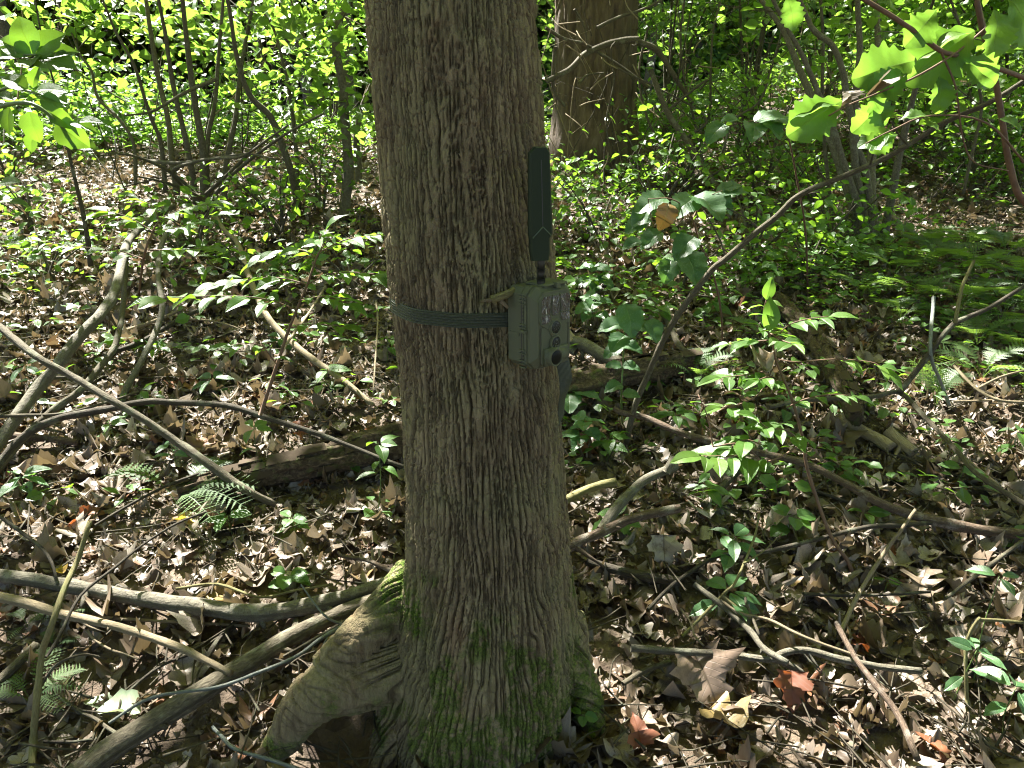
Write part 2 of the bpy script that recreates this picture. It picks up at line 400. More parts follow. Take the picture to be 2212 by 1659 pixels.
# ================================================================== LEAF LITTER
LOGSEG = []
for pts_, r_ in (([(905, 940), (742, 981), (560, 1022), (420, 1055)], .065), ([(1190, 848), (1327, 815), (1443, 791), (1510, 778)], .05), ([(1230, 735), (1385, 812)], .03), ([(150, 1690), (500, 1455), (860, 1280)], .03), ([(0, 1243), (420, 1310), (600, 1325), (700, 1302), (872, 1243)], .02), ([(1362, 1399), (1660, 1424), (1743, 1405), (1990, 1450)], .012), ([(60, 1304), (260, 1355), (500, 1455)], .014), ([(1805, 903), (1926, 968)], .02), ([(1919, 933), (1975, 977)], .02)):
    q_ = [G(a, b) for a, b in pts_]; LOGSEG += [(q_[i], q_[i+1], r_) for i in range(len(q_)-1)]
def litter():
    rng = np.random.default_rng(21)
    tp = []
    for sd in range(2):
        tp += [leaf_tpl('oak', seed=sd, curl=.3-sd*.6, cup=.5+.5*sd, wave=1.2), leaf_tpl('maple', seed=3+sd, curl=.3-sd*.5, cup=-.4+.8*sd, wave=1.3),
               leaf_tpl('tulip', seed=5+sd, curl=-.25+sd*.5, cup=.6-sd*.9, wave=1.3), leaf_tpl('beech', 5, seed=7+sd, curl=.8-sd*1.3, cup=1., wave=1.1), leaf_tpl('beech', 5, seed=9+sd, curl=-.5, cup=2.4-sd*3.8, wave=1.4), leaf_tpl('roundoak', seed=11+sd, curl=.4, cup=.7-sd*1.2, wave=1.3)]
    nt_ = len(tp)
    def band(n, y0, y1, s0, s1, zmax, tilt, wx=.80):
        y = np.sqrt(rng.random(n)*(y1**2-y0**2)+y0**2); x = (rng.random(n)*2-1)*(y*wx+.25)
        size = s0+(s1-s0)*rng.random(n)**1.3
        R = frames(n, rng, tilt); hz = rng.random(n)**1.3*zmax
        lift = size*.35*np.sqrt(1-R[:, 2, 2]**2)
        z = zg(x, y)+.004+hz+lift*.5
        p = np.stack([x, y, z], 1) - R[:, :, 1]*size[:, None]*.5
        return p, R, size, rng.integers(0, nt_, n), rng.random(n)
    PWR[0] = 1.9
    bs = [band(2300, .75, 2.8, .05, .112, .022, .7), band(5200, .7, 3.3, .025, .06, .022, .95), band(11000, .6, 3.4, .006, .028, .024, 1.5),
          band(4200, 2.7, 5.0, .05, .10, .03, .8), band(7000, 3.0, 6.5, .025, .07, .03, 1.0), band(8500, 5.0, 11., .045, .10, .03, .8), band(2800, 10., 19., .12, .24, .05, 1.2)]
    PWR[0] = .8
    p, R, s, k, r = (np.concatenate(q) for q in zip(*bs))
    # nothing inside the tree foot
    ins = (((p[:, 0]+.045)/.17)**2+((p[:, 1]-1.36)/.17)**2) < 1; hol = ((((p[:, 0]+.35)/.16)**2+((p[:, 1]-1.21)/.17)**2) < 1)
    for (c0, c1, rl) in LOGSEG:
        d_ = c1-c0; t_ = np.clip(((p-c0)@d_)/(d_@d_), 0, 1); dd = np.linalg.norm((c0+t_[:, None]*d_-p)[:, :2], axis=1); hol |= (dd < rl*.95) & ~((rng.random(len(p)) < .05))
    keep = ~ins & ~hol
    p, R, s, k, r = p[keep], R[keep], s[keep], k[keep], r[keep]
    u, v, d = project(p+R[:, :, 1]*s[:, None]*.5)
    vis = (u > 10) & (u < 2200) & (v > 0) & (v < 1650) & (s > .05) & (d > .5)
    score = np.where(vis, s/d, 0); near = np.argsort(-score)[:300]
    rest = np.ones(len(p), bool); rest[near] = False
    q = np.nonzero(rest)[0]
    V, Fa, U, Rr = scatter(tp, k[q], p[q], R[q], s[q], r[q])
    o = part('leaf_litter', mk_mesh('leaf_litter', V, Fa, MT['litter'], U, {'rnd': Rr})); tag(o, 'carpet of small dead brown leaves covering the forest floor', None, None, 'stuff')
    ms = [mk_mesh('fallen_leaf', a, b, MT['litter'], c, {'rnd': np.zeros(len(a))}) for a, b, c in tp]
    for i in near:
        o = part('fallen_leaf', ms[k[i]], GROUND, True); o.matrix_basis = mat4(R[i], p[i], s[i])
    return tp
LITTER_TP = litter()
def debris():
    rng = np.random.default_rng(5); mb = MB()
    for i in range(2300):
        y = math.sqrt(rng.random()*(7**2-.8**2)+.8**2) if i < 1300 else 1.+rng.random()*2.2
        x = (rng.random()*2-1)*(y*.8+.2); L = .05+.33*rng.random()**2; a = rng.random()*math.pi
        if ((x+.045)/.19)**2+((y-1.36)/.19)**2 < 1: continue
        z = float(zg(x, y))+.012+.035*rng.random(); dz = (rng.random()-.5)*.08*L*4; c_, s_ = math.cos(a)*L, math.sin(a)*L
        j = (rng.random(2)-.5)*L*.3
        add_tube(mb, [(x-c_/2, y-s_/2, z-dz/2), (x+j[0], y+j[1], z+.01), (x+c_/2, y+s_/2, z+dz/2)], [.0022+.0015*rng.random(), .001], 3, 4, r=rng.random(), cap=False)
    o = part('twig_litter', mb.mesh('twig_litter', MT['stick'])); tag(o, 'fine twigs and stalks scattered over the dead leaves', None, None, 'stuff')
debris()

# ================================================================== MAIN TREE
TX, TY = -.062, 1.335
ROWS = [(-260, 775, 1158), (0, 786, 1161), (143, 799, 1168), (286, 817, 1173), (430, 829.5, 1188), (591, 848, 1198), (700, 858, 1201), (805, 872, 1204), (914, 878, 1208), (1080, 884, 1220),
        (1197, 881, 1226), (1267, 870, 1234), (1340, 858, 1241), (1400, 846, 1246), (1470, 830, 1248), (1550, 822, 1240), (1659, 806, 1226), (1800, 780, 1226)]
prof = []
for (py, l, r_) in ROWS:
    c_ = P((l+r_)/2, py, TY); d_ = depth(c_); rr = (r_-l)/2/F*d_*.985
    for _ in range(3):                                  # silhouettes touch a little nearer than the axis
        pl, pr = ray(l, py), ray(r_, py); rr = (r_-l)/2/F*math.sqrt(max(d_*d_-rr*rr, .01))*.998
    prof.append((c_[2], c_[0], rr))
prof = np.array(sorted(prof))
def trunk_at(z):
    return np.interp(z, prof[:, 0], prof[:, 1]), np.interp(z, prof[:, 0], prof[:, 2])
def main_tree():
    mb = MB()
    zs = np.arange(-.20, 1.72, .02); th = np.arange(64)/64*2*math.pi
    cx, rr = trunk_at(zs)
    flut = 1+.035*np.sin(th*3+.6)[None]*sstep(.5, 0, zs)[:, None]+.022*np.sin(th*7+2)[None]*sstep(.75, .1, zs)[:, None]+.012*(noise(th*2.2, zs[:, None]*3, 0, 4)-.5)*2
    X = cx[:, None]+rr[:, None]*flut*np.cos(th)[None]; Y = TY+rr[:, None]*flut*np.sin(th)[None]
    V = np.stack([X, Y, np.repeat(zs[:, None], 64, 1)], -1).reshape(-1, 3); m = len(zs)
    i = np.arange(m-1)[:, None]*64; j = np.arange(64)[None]; k = (j+1) % 64
    f4 = np.stack([i+j, i+k, i+64+k, i+64+j], -1).reshape(-1, 4)
    V = np.vstack([V, [cx[0], TY, zs[0]], [cx[-1], TY, zs[-1]]]); a0 = m*64
    f3 = [[(q+1) % 64, q, a0] for q in range(64)]+[[(m-1)*64+q, (m-1)*64+(q+1) % 64, a0+1] for q in range(64)]
    mb.add(V, f3, f4)
    def root(pts):
        w_ = [P(a, b, y) for a, b, y, r in pts]; rs = [r/F*depth(p_) for p_, (a, b, y, r) in zip(w_, pts)]
        add_tube(mb, w_, rs, 20, len(pts)*5)
    root([(930, 1400, 1.34, 90), (840, 1440, 1.28, 78), (760, 1468, 1.235, 68), (704, 1490, 1.205, 63), (655, 1530, 1.19, 50), (620, 1586, 1.185, 35), (575, 1640, 1.18, 27), (520, 1690, 1.17, 20)])
    root([(905, 1250, 1.36, 55), (850, 1310, 1.31, 50), (790, 1365, 1.27, 46), (740, 1410, 1.235, 40), (700, 1450, 1.21, 38)])
    root([(880, 1450, 1.3, 90), (855, 1540, 1.25, 46), (846, 1620, 1.22, 40), (840, 1700, 1.2, 40)])
    root([(1220, 1330, 1.36, 40), (1240, 1410, 1.31, 34), (1262, 1490, 1.275, 30), (1275, 1560, 1.245, 30), (1283, 1640, 1.22, 32), (1290, 1700, 1.2, 30)])
    root([(1050, 1450, 1.26, 80), (1060, 1600, 1.2, 90), (1060, 1720, 1.18, 95)])
    me = mb.mesh('trunk', None)
    o = bpy.data.objects.new('tmp', me); C.objects.link(o)
    md = o.modifiers.new('r', 'REMESH'); md.mode = 'VOXEL'; md.voxel_size = .0042; md.use_smooth_shade = True
    md = o.modifiers.new('s', 'SMOOTH'); md.factor = .5; md.iterations = 9
    dg = bpy.context.evaluated_depsgraph_get(); ev = o.evaluated_get(dg); m2 = bpy.data.meshes.new_from_object(ev)
    bpy.data.objects.remove(o); bpy.data.meshes.remove(me); me = m2; me.name = 'trunk'
    # drop what is underground or behind: halve the cost by refining only what the camera side shows
    import bmesh
    bm = bmesh.new(); bm.from_mesh(me)
    sub = [e for e in bm.edges if (e.verts[0].co.y < TY+.02 and e.verts[0].co.z > -.06 and e.verts[0].co.z < 1.55)]
    bmesh.ops.subdivide_edges(bm, edges=sub, cuts=1, use_grid_fill=True)
    bm.to_mesh(me); bm.free()
    n = len(me.vertices); co = np.empty(n*3, np.float32); me.vertices.foreach_get('co', co); co = co.reshape(-1, 3).astype(float)
    no = np.empty(n*3, np.float32); me.vertices.foreach_get('normal', no); no = no.reshape(-1, 3).astype(float)
    cx, rr = trunk_at(co[:, 2]); ang = np.arctan2(co[:, 0]-cx, -(co[:, 1]-TY)); rad_ = np.hypot(co[:, 0]-cx, co[:, 1]-TY)
    z = co[:, 2]
    # grain coordinate: round the trunk for the column, round the limb for the roots
    out = sstep(1.12, 1.6, rad_/rr)*sstep(.50, .40, z)*(co[:, 0] < cx)
    u1 = ang*.155 + z*.05*np.sin(ang*2); v1 = z
    wu = (noise(u1*10, v1*1.8, 0, 31)-.5)*.030 + (noise(u1*60, v1*34, 0, 32)-.5)*.0045
    def rid(u, v, fu, fv, sd): 
        a = noise(u*fu, v*fv, 0, sd); return 1-np.abs(2*a-1)
    U = u1+wu
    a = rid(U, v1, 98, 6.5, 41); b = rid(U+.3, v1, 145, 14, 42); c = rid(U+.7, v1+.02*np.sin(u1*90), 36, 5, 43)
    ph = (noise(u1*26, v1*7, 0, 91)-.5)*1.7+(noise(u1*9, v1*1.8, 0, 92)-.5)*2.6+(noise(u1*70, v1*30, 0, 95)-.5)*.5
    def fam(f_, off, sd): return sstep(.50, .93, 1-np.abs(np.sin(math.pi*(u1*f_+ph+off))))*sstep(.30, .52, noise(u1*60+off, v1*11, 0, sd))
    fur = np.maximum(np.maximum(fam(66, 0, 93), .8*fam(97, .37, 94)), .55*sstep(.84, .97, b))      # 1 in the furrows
    fine = fbm(U*170, v1*48, 0, 44, 2)-.5; crack = sstep(.80, .95, rid(U, v1+(noise(U*60, v1*20, 0, 48)-.5)*.02, 30, 75, 46))
    lump = fbm(U*26, v1*9, 0, 47, 2)-.5
    amp = .0105*(.75+.5*noise(u1*5, v1*2, 0, 49))*(1-.25*sstep(1.0, 1.5, z))
    h = amp*(1-fur)-.0055 + fine*.0040 + lump*.0045 - crack*.0030*(1-fur)
    low = sstep(.36, .08, z)
    h += low*((fbm(co[:, 0]*30, co[:, 1]*30, z*22, 51, 3)-.5)*.02 + (noise(co[:, 0]*12, co[:, 1]*12, z*9, 52)-.5)*.02)
    # root grain runs along the limb
    g1 = fbm(co[:, 0]*28+5, co[:, 1]*60, (z+.45*co[:, 0])*60, 61, 3); g2 = noise(co[:, 0]*20, co[:, 1]*20, (z+.5*co[:, 0])*42, 62)
    g3 = 1-np.abs(2*noise(co[:, 0]*26, co[:, 1]*40, (z+.45*co[:, 0])*48, 66)-1); hr = (g1-.5)*.0068-sstep(.78, .97, g3)*.0026 + (1-sstep(.75, .98, 1-np.abs(2*g2-1)))*.0028 + (noise(co[:, 0]*11, co[:, 1]*11, z*11, 63)-.5)*.009
    h = h*(1-out)+hr*out
    # swelling and pits at the foot, a long scar with curled lip left of the middle
    scar = np.exp(-((ang+.62-.10*np.sin(z*17))/.055)**2)*sstep(.0, .1, z)*sstep(.55, .35, z)
    h += -scar*.013 + np.exp(-((ang+.44-.10*np.sin(z*17))/.06)**2)*sstep(0, .1, z)*sstep(.5, .3, z)*.009
    co2 = co+no*h[:, None]; me.vertices.foreach_set('co', co2.astype(np.float32).ravel())
    # moss mask, and a furrow mask darkening grooves with older bark and painted shade
    mz = fbm(co[:, 0]*16, co[:, 1]*16, z*9, 71, 4)
    led = np.exp(-(((co[:, 0]+.235)/.055)**2+((z-.335)/.06)**2))
    moss = .8*sstep(.50, .66, mz+.13*sstep(.40, .02, z)-.045+.14*np.exp(-((z-.05)/.06)**2)+.07*np.exp(-((z-.30)/.07)**2-((ang+.05)/.5)**2)-.3*sstep(.36, .6, z)-.08*out) + led*1.1*sstep(.3, .5, mz+.15)
    moss = moss*(.35+.65*sstep(-.3, .5, no[:, 2]+.35))
    at = me.attributes.new('moss', 'FLOAT', 'POINT'); at.data.foreach_set('value', np.clip(moss, 0, 1).astype(np.float32))
    at = me.attributes.new('furrow_shade_age', 'FLOAT', 'POINT'); at.data.foreach_set('value', np.clip(fur*(1-out)+out*(.15+.5*sstep(.78, .97, g3)), 0, 1).astype(np.float32))
    me.polygons.foreach_set('use_smooth', np.ones(len(me.polygons), bool)); me.update()
    t = NT('tree_bark'); ob = t.coord()
    n1 = t.noise(t.mapped((95, 95, 17)), 1., 6., .65); n2 = t.noise(ob, 7., 5., .6); n3 = t.noise(t.mapped((14, 14, 5)), 1., 4.); n4 = t.noise(t.mapped((160, 160, 260)), 1., 3.)
    col = t.ramp(n1, [(.25, (.085, .068, .038)), (.5, (.18, .141, .083)), (.76, (.31, .258, .158))])
    col = t.mix(t.ramp(n2, [(.45, (0, 0, 0)), (.68, (.6, .6, .6))]), col, c4((.20, .20, .10)))      # green-grey lichen film
    col = t.mix(t.ramp(n3, [(.64, (0, 0, 0)), (.76, (.4, .4, .4))]), col, c4((.24, .125, .07)))    # rusty inner bark
    n5 = t.noise(t.mapped((9, 9, 2.2)), 1., 3.); col = t.mix(t.ramp(n5, [(.40, (.35, .35, .35)), (.62, (0, 0, 0))]), col, c4((.12, .094, .058)))   # damp streaks
    col = t.mix(t.math('MULTIPLY', t.attr('furrow_shade_age'), .72), col, c4((.045, .031, .018)))  # furrow bottoms darkened: older brown bark plus painted-in shade
    mc = t.ramp(t.noise(ob, 210., 2.), [(.3, (.03, .055, .008)), (.7, (.11, .165, .022))])
    mk = t.math('MULTIPLY', t.attr('moss'), t.ramp(t.noise(ob, 60., 4.), [(.38, (0, 0, 0)), (.52, (1, 1, 1))]))
    col = t.mix(mk, col, mc); t.set(t.b.inputs['Base Color'], col); t.b.inputs['Roughness'].default_value = .92; t.b.inputs['Specular IOR Level'].default_value = .2
    vo = t.n('TexVoronoi', {'Vector': t.mapped((95, 95, 38)), 'Scale': 1.}, feature='DISTANCE_TO_EDGE').outputs['Distance']; vc = t.ramp(vo, [(.0, (0, 0, 0)), (.12, (1, 1, 1))])
    t.bump(t.math('ADD', t.math('ADD', t.math('MULTIPLY', n1, .8), t.math('MULTIPLY', vc, .16)), t.math('ADD', t.math('MULTIPLY', n4, .35), t.math('MULTIPLY', mk, t.noise(ob, 300., 2.)))), 1., .007)
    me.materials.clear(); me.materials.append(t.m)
    root_ = thing('tree', 'large tree with ridged bark in the middle, one mossy root arched out at left', 'tree', (TX, TY, 0))
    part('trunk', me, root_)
    up = MB(); cx1, r1 = trunk_at(1.68)
    add_tube(up, [(cx1, TY, 1.66), (cx1-.02, TY+.02, 3), (cx1-.1, TY+.1, 6), (cx1-.1, TY, 9.5)], [r1*.985, r1*.93, r1*.72, .05], 20, 24)
    for k in range(9):
        z0 = 4.2+k*.5; a_ = k*2.4; L = 2.6-.12*k
        add_tube(up, [(cx1-.05, TY+.05, z0), (cx1+math.cos(a_)*L*.5, TY+math.sin(a_)*L*.5, z0+.7), (cx1+math.cos(a_)*L, TY+math.sin(a_)*L, z0+1.)], [.04, .025, .008], 6, 8)
    part('upper_trunk', up.mesh('upper_trunk', t.m), root_)
    return root_, t.m
MAIN, BARK = main_tree()
# ================================================================== STRAP, CAMERA, ANTENNA
def strap():
    t = NT('webbing'); uv = t.coord('UV'); sx = t.n('SeparateXYZ', {0: uv})
    rib = t.math('SINE', t.math('MULTIPLY', sx.outputs[1], 11*2*math.pi)); wv = t.math('SINE', t.math('MULTIPLY', sx.outputs[0], 900.))
    col = t.ramp(t.math('ADD', t.math('MULTIPLY', rib, .5), .5), [(0, (.018, .024, .015)), (1, (.055, .066, .042))]); t.set(t.b.inputs['Base Color'], col)
    t.b.inputs['Roughness'].default_value = .55; t.b.inputs['Specular IOR Level'].default_value = .4
    t.bump(t.math('ADD', rib, t.math('MULTIPLY', wv, .3)), .6, .0012)
    zc = .962; hw = .0128; n = 128; th = np.arange(n)/n*2*math.pi; cx, rr = trunk_at(zc); R = rr+.0085
    ring = []
    prof_ = [(0, -hw), (.0022, -hw*.96)]+[(.0022+.0006*math.sin(q*math.pi*10), hw*(-.9+1.8*q)) for q in np.linspace(0, 1, 23)]+[(.0022, hw*.96), (0, hw)]
    m = len(prof_)
    V = []; U = []
    for a in th:
        zt = .004*math.cos(a-2.2); tw = 1+.012*math.sin(a*5)+.008*math.sin(a*11+1)
        for (dr, dz) in prof_:
            V.append((cx+(R*tw+dr)*math.cos(a), TY+(R*tw+dr)*math.sin(a), zc+zt+dz)); U.append((a*R, (dz+hw)/(2*hw)))
    i = (np.arange(n))[:, None]; j = np.arange(m-1)[None]; i2 = (i+1) % n
    f = np.stack([i*m+j, i2*m+j, i2*m+j+1, i*m+j+1], -1).reshape(-1, 4)
    root = thing('strap', 'dark green ribbed strap tied round the large trunk, its end hanging below the camera', 'strap', (TX, TY, zc))
    part('band', mk_mesh('band', V, f, t.m, U), root)
    pts = [(1214, 770, 1.185, 15), (1219, 800, 1.18, 15.5), (1222, 822, 1.18, 15), (1219, 845, 1.18, 11), (1214, 865, 1.185, 8.5), (1212, 888, 1.19, 8.5), (1213, 900, 1.19, 7.5), (1209, 916, 1.19, 4)]
    w_ = np.array([P(a, b, y) for a, b, y, _ in pts]); hwv = np.array([q[3] for q in pts])/F*1.2
    c_ = catmull(w_, 28); hh = np.interp(np.linspace(0, 1, len(c_)), np.linspace(0, 1, len(hwv)), hwv)
    tw = np.interp(np.linspace(0, 1, len(c_)), [0, .3, .6, 1], [.1, .3, .9, .8])
    V = []; U = []; k = 7
    for q in range(len(c_)):
        full = .0128; cs = min(1, hh[q]/full); sn = math.sqrt(1-cs*cs)
        d_ = np.array([cs, sn, 0])
        for s_ in range(k):
            e = (s_/(k-1)-.5)*2; V.append(c_[q]+d_*full*e+np.array([0, -.002*(1-e*e), 0])); U.append((q*.012, s_/(k-1)))
    nq = len(c_)
    for q in range(nq):
        for s_ in range(k): V.append(V[q*k+s_]+np.array([0, .0016, 0])); U.append(U[q*k+s_])
    f = []
    for q in range(nq-1):
        for s_ in range(k-1):
            a = q*k+s_; f.append([a, a+1, a+k+1, a+k]); b = a+nq*k; f.append([b, b+k, b+k+1, b+1])
        for s_ in (0, k-1):
            a = q*k+s_; b = a+nq*k; f.append([a, a+k, b+k, b] if s_ == 0 else [a, b, b+k, a+k])
    part('strap_tail', mk_mesh('strap_tail', V, f, t.m, U), root)
strap()

def poly_prism(mb, pts, y0, y1, M, bev=0.0):
    """convex outline in x,z (counter-clockwise seen from -y), from y0 (back) to y1 (front, smaller y) with a chamfer"""
    pts = np.array(pts, float); n = len(pts); c_ = pts.mean(0)
    rings = [(y0, 1.), (y1+bev, 1.)] + ([(y1, 1-bev/np.abs(pts-c_).max(0).mean()*1.0)] if bev else [])
    if not bev: rings = [(y0, 1.), (y1, 1.)]
    V = []
    for (y, s_) in rings: V += [((p_[0]-c_[0])*s_+c_[0], y, (p_[1]-c_[1])*s_+c_[1]) for p_ in pts]
    V += [(c_[0], rings[0][0], c_[1]), (c_[0], rings[-1][0], c_[1])]
    f4 = []; f3 = []
    for r in range(len(rings)-1):
        for i in range(n): f4.append([r*n+i, r*n+(i+1) % n, (r+1)*n+(i+1) % n, (r+1)*n+i])
    e = (len(rings)-1)*n; a = len(V)-2
    for i in range(n): f3.append([(i+1) % n, i, a]); f3.append([e+i, e+(i+1) % n, a+1])
    V = np.array(V)@np.array(M.to_3x3()).T+np.array(M.translation); mb.add(V, f3, f4)
def ring_mb(mb, M, cx, cz, r0, r1, y0, y1, n=28, sx=1.):
    """tube-like ring (outer r1, inner r0) from y0 to y1"""
    th = np.arange(n)/n*2*math.pi; V = []
    for (r, y) in ((r1, y0), (r1, y1+.0006), (r1-.0006, y1), (r0, y1), (r0, y0)):
        V += [(cx+r*math.cos(a)*sx, y, cz+r*math.sin(a)) for a in th]
    f4 = [[k*n+i, k*n+(i+1) % n, (k+1)*n+(i+1) % n, (k+1)*n+i] for k in range(4) for i in range(n)]
    V = np.array(V)@np.array(M.to_3x3()).T+np.array(M.translation); mb.add(V, None, f4)
def disc_mb(mb, M, cx, cz, r, y, dome=0., n=28, rings=4):
    V = [(cx, y-dome, cz)]; f3 = []; f4 = []
    for k in range(1, rings+1):
        q = k/rings; V += [(cx+r*q*math.cos(a), y-dome*math.sqrt(max(0, 1-q*q)), cz+r*q*math.sin(a)) for a in np.arange(n)/n*2*math.pi]
    f3 = [[0, 1+i, 1+(i+1) % n] for i in range(n)]
    f4 = [[1+(k-1)*n+i, 1+k*n+i, 1+k*n+(i+1) % n, 1+(k-1)*n+(i+1) % n] for k in range(1, rings) for i in range(n)]
    V = np.array(V)@np.array(M.to_3x3()).T+np.array(M.translation); mb.add(V, f3, f4)
def trail_camera():
    green = plain('olive_plastic', (.082, .09, .055), .6, .25, 0, .08, 900, .25)
    dk = plain('dark_plastic', (.012, .014, .012), .45, .5, 0, .1, 200, .05)
    t = NT('led_window'); f = t.noise(t.mapped((260, 260, 60)), 1., 3., .6, 1.2)
    t.set(t.b.inputs['Base Color'], t.ramp(f, [(.4, (.008, .008, .008)), (.58, (.05, .05, .05)), (.7, (.6, .6, .6))])); t.b.inputs['Roughness'].default_value = .12; t.b.inputs['Specular IOR Level'].default_value = .8
    t.bump(f, 1., .003); led = t.m
    t = NT('lens_glass'); f = t.noise(t.mapped((330, 330, 330)), 1., 3., .7, 2.)
    t.set(t.b.inputs['Base Color'], t.ramp(f, [(.5, (.006, .008, .006)), (.62, (.05, .06, .05)), (.68, (.4, .42, .38))])); t.b.inputs['Roughness'].default_value = .35; t.b.inputs['Specular IOR Level'].default_value = .2
    facet = t.m
    t = NT('black_lens'); t.b.inputs['Base Color'].default_value = (.004, .006, .005, 1); t.b.inputs['Roughness'].default_value = .35; t.b.inputs['Specular IOR Level'].default_value = .12; blk = t.m
    yaw = rad(42); base = P(1171, 700, 1.185)
    root = thing('trail_camera', 'olive green trail camera with tall dark antenna, strapped to the large trunk', 'trail camera', base)
    M = Matrix.Translation(Vector(base)) @ Matrix.Rotation(yaw, 4, 'Z') @ Matrix.Rotation(rad(-1), 4, 'X')
    H = .0715; W = .0475
    # rear shell, front shell (front is -y), octagonal outlines
    def octo(w_, h, c1, c2):
        return [(-w_+c1, -h), (w_-c1, -h), (w_, -h+c2), (w_, h-c2), (w_-c1, h), (-w_+c1, h), (-w_, h-c2), (-w_, -h+c2)]
    mb = MB(); poly_prism(mb, octo(W, H-.003, .010, .010), .034, .002, M); poly_prism(mb, octo(W*.8, H*.82, .01, .01), .040, .034, M)
    box_mb(mb, (-W-.0015, .006, -.014), (-W, .030, -.008), M)
    part('rear_shell', mb.mesh('rear_shell', green, False), root)
    mb = MB(); poly_prism(mb, octo(W+.001, H-.001, .012, .012), .0005, -.012, M)
    poly_prism(mb, octo(W-.001, H-.001, .014, .014), -.012, -.029, M, .010)
    fs = part('front_cover', mb.mesh('front_cover', green, False), root)
    # raised face plate: broad head, narrower body
    y0 = -.0295
    mb = MB(); poly_prism(mb, [(-.031, .006), (-.012, -.004), (.012, -.004), (.031, .006), (.036, .014), (.036, .053), (.026, .063), (-.026, .063), (-.036, .053), (-.036, .014)], -.0275, y0-.0020, M, .0012)
    poly_prism(mb, [(-.029, -.062), (.029, -.062), (.031, -.058), (.031, .004), (-.031, .004), (-.031, -.058)], -.0275, y0-.0008, M, .0008)
    fp = part('face_plate', mb.mesh('face_plate', green, False), root)
    mb = MB()
    for x_ in (-.0335, .0335): box_mb(mb, (x_-.0006, y0-.0002, -.060), (x_+.0006, y0-.0016+.0011, .003), M)
    box_mb(mb, (-.033, y0-.0002, -.0655), (.033, y0-.0005, -.0645), M)
    part('groove', mb.mesh('groove', dk, False), fp, False) if False else part('groove', mb.mesh('groove', dk, False), root)
    yf = y0-.0022
    # windows of the flash: two tall, two short, one pointed in the middle
    def window(pts, nm='flash_window'):
        pts = np.array(pts); c_ = pts.mean(0); fr = MB(); poly_prism(fr, (pts-c_)*1.13+c_, -.030, yf-.0012, M, .0008)
        o = part('window_frame', fr.mesh('window_frame', green, False), root)
        g = MB(); poly_prism(g, pts, yf, yf-.0016, M); part(nm, g.mesh(nm, led, False), root); return o
    window([(-.033, .0255), (-.0135, .0255), (-.0125, .038), (-.0105, .055), (-.028, .055), (-.033, .050)])
    window([(.0135, .0255), (.033, .0255), (.033, .050), (.028, .055), (.0105, .055), (.0125, .038)])
    window([(-.033, .010), (-.0175, .010), (-.0125, .015), (-.0125, .0235), (-.033, .0235)])
    window([(.0175, .010), (.033, .010), (.033, .0235), (.0125, .0235), (.0125, .015)])
    window([(-.0065, .022), (.0065, .022), (.0095, .032), (.0068, .054), (-.0068, .054), (-.0095, .032)])
    def lens(cz, r, mat, ro, nm, pop=.003, cx=0., hood=0.):
        mb = MB(); ring_mb(mb, M, cx, cz, r, ro, -.028, yf-pop-hood); b = part(nm+'_ring', mb.mesh('ring', green), root)
        g = MB(); disc_mb(g, M, cx, cz, r, yf-.001-max(0, pop-.004)*1.3, .002); part(nm, g.mesh(nm, mat), root)
    hexm = MB(); poly_prism(hexm, [(.0165*math.cos(a), .000+.0165*math.sin(a)*1.05) for a in np.arange(6)/6*2*math.pi], -.029, yf-.001, M, .001); part('lens_bezel', hexm.mesh('lens_bezel', green, False), root)
    lens(.000, .0108, facet, .0132, 'upper_lens', .002)
    lens(-.0265, .0100, facet, .0128, 'lower_lens', .003)
    # sensor hood: cylinder standing well proud with a shoulder to the right
    mb = MB(); 
    add_tube(mb, [M@Vector((.026, -.028, -.0485)), M@Vector((-.006, -.029, -.0485))], [.0125, .0138], 20, 4)
    poly_prism(mb, [(-.026, -.0645), (.029, -.0645), (.029, -.034), (-.026, -.034)], -.029, -.036, M, .002)
    part('sensor_hood', mb.mesh('sensor_hood', green), root)
    lens(-.0485, .0122, blk, .0155, 'sensor_lens', .0135, -.010, .0)
    mb = MB(); g = MB()
    # hinge down the left side: ribs, pin with holes, latch
    box_mb(mb, (-W-.0022, -.006, -H+.012), (-W+.001, -.0035, H-.014), M)
    for z_ in (.055, .049, .043, .0085, .003, -.036, -.042, -.0545, -.060, -.066):
        box_mb(mb, (-W-.0042, -.011, z_-.0008), (-W+.001, .003, z_+.0008), M)
    part('hinge', mb.mesh('hinge', green, False), root)
    box_mb(g, (-W-.0012, -.0035, -H+.012), (-W+.001, .0008, H-.014), M)
    for z_ in list(np.arange(.036, .012, -.0065))+list(np.arange(-.046+.0, -.053, -.006)): box_mb(g, (-W-.0026, -.0062, z_-.0012), (-W-.0018, -.0038, z_+.0012), M)
    part('hinge_gap', g.mesh('hinge_gap', dk, False), root)
    mb = MB(); box_mb(mb, (-W-.006, -.013, -.0065), (-W+.001, .001, -.0005), M, .0012); part('latch', mb.mesh('latch', green, False), root)
    # stepped cap on top
    mb = MB(); box_mb(mb, (-.020, -.026, H-.003), (.036, .022, H+.002), M, .002); box_mb(mb, (.004, -.031, H-.006), (.014, -.020, H+.0035), M, .001); part('top_step', mb.mesh('top_step', green, False), root)
    # antenna
    ag = plain('antenna_plastic', (.016, .025, .013), .55, .15, 0, .06, 700, .1)
    Yb = 1.17; b0 = P(1168.5, 615, Yb)
    k = depth(b0)/F*1.0
    a = thing('antenna', '', 'x'); del a['label']; del a['category']; a.parent = root; a.location = (0, 0, 0)
    def wp(px, py, Y=Yb): return P(px, py, Y)
    # the paddle is built upright: x across, z up, slightly turned to the right
    AM = Matrix.Translation(Vector((b0[0], Yb, 0))) @ Matrix.Rotation(rad(14), 4, 'Z')
    zz = lambda py: wp(1168, py)[2]
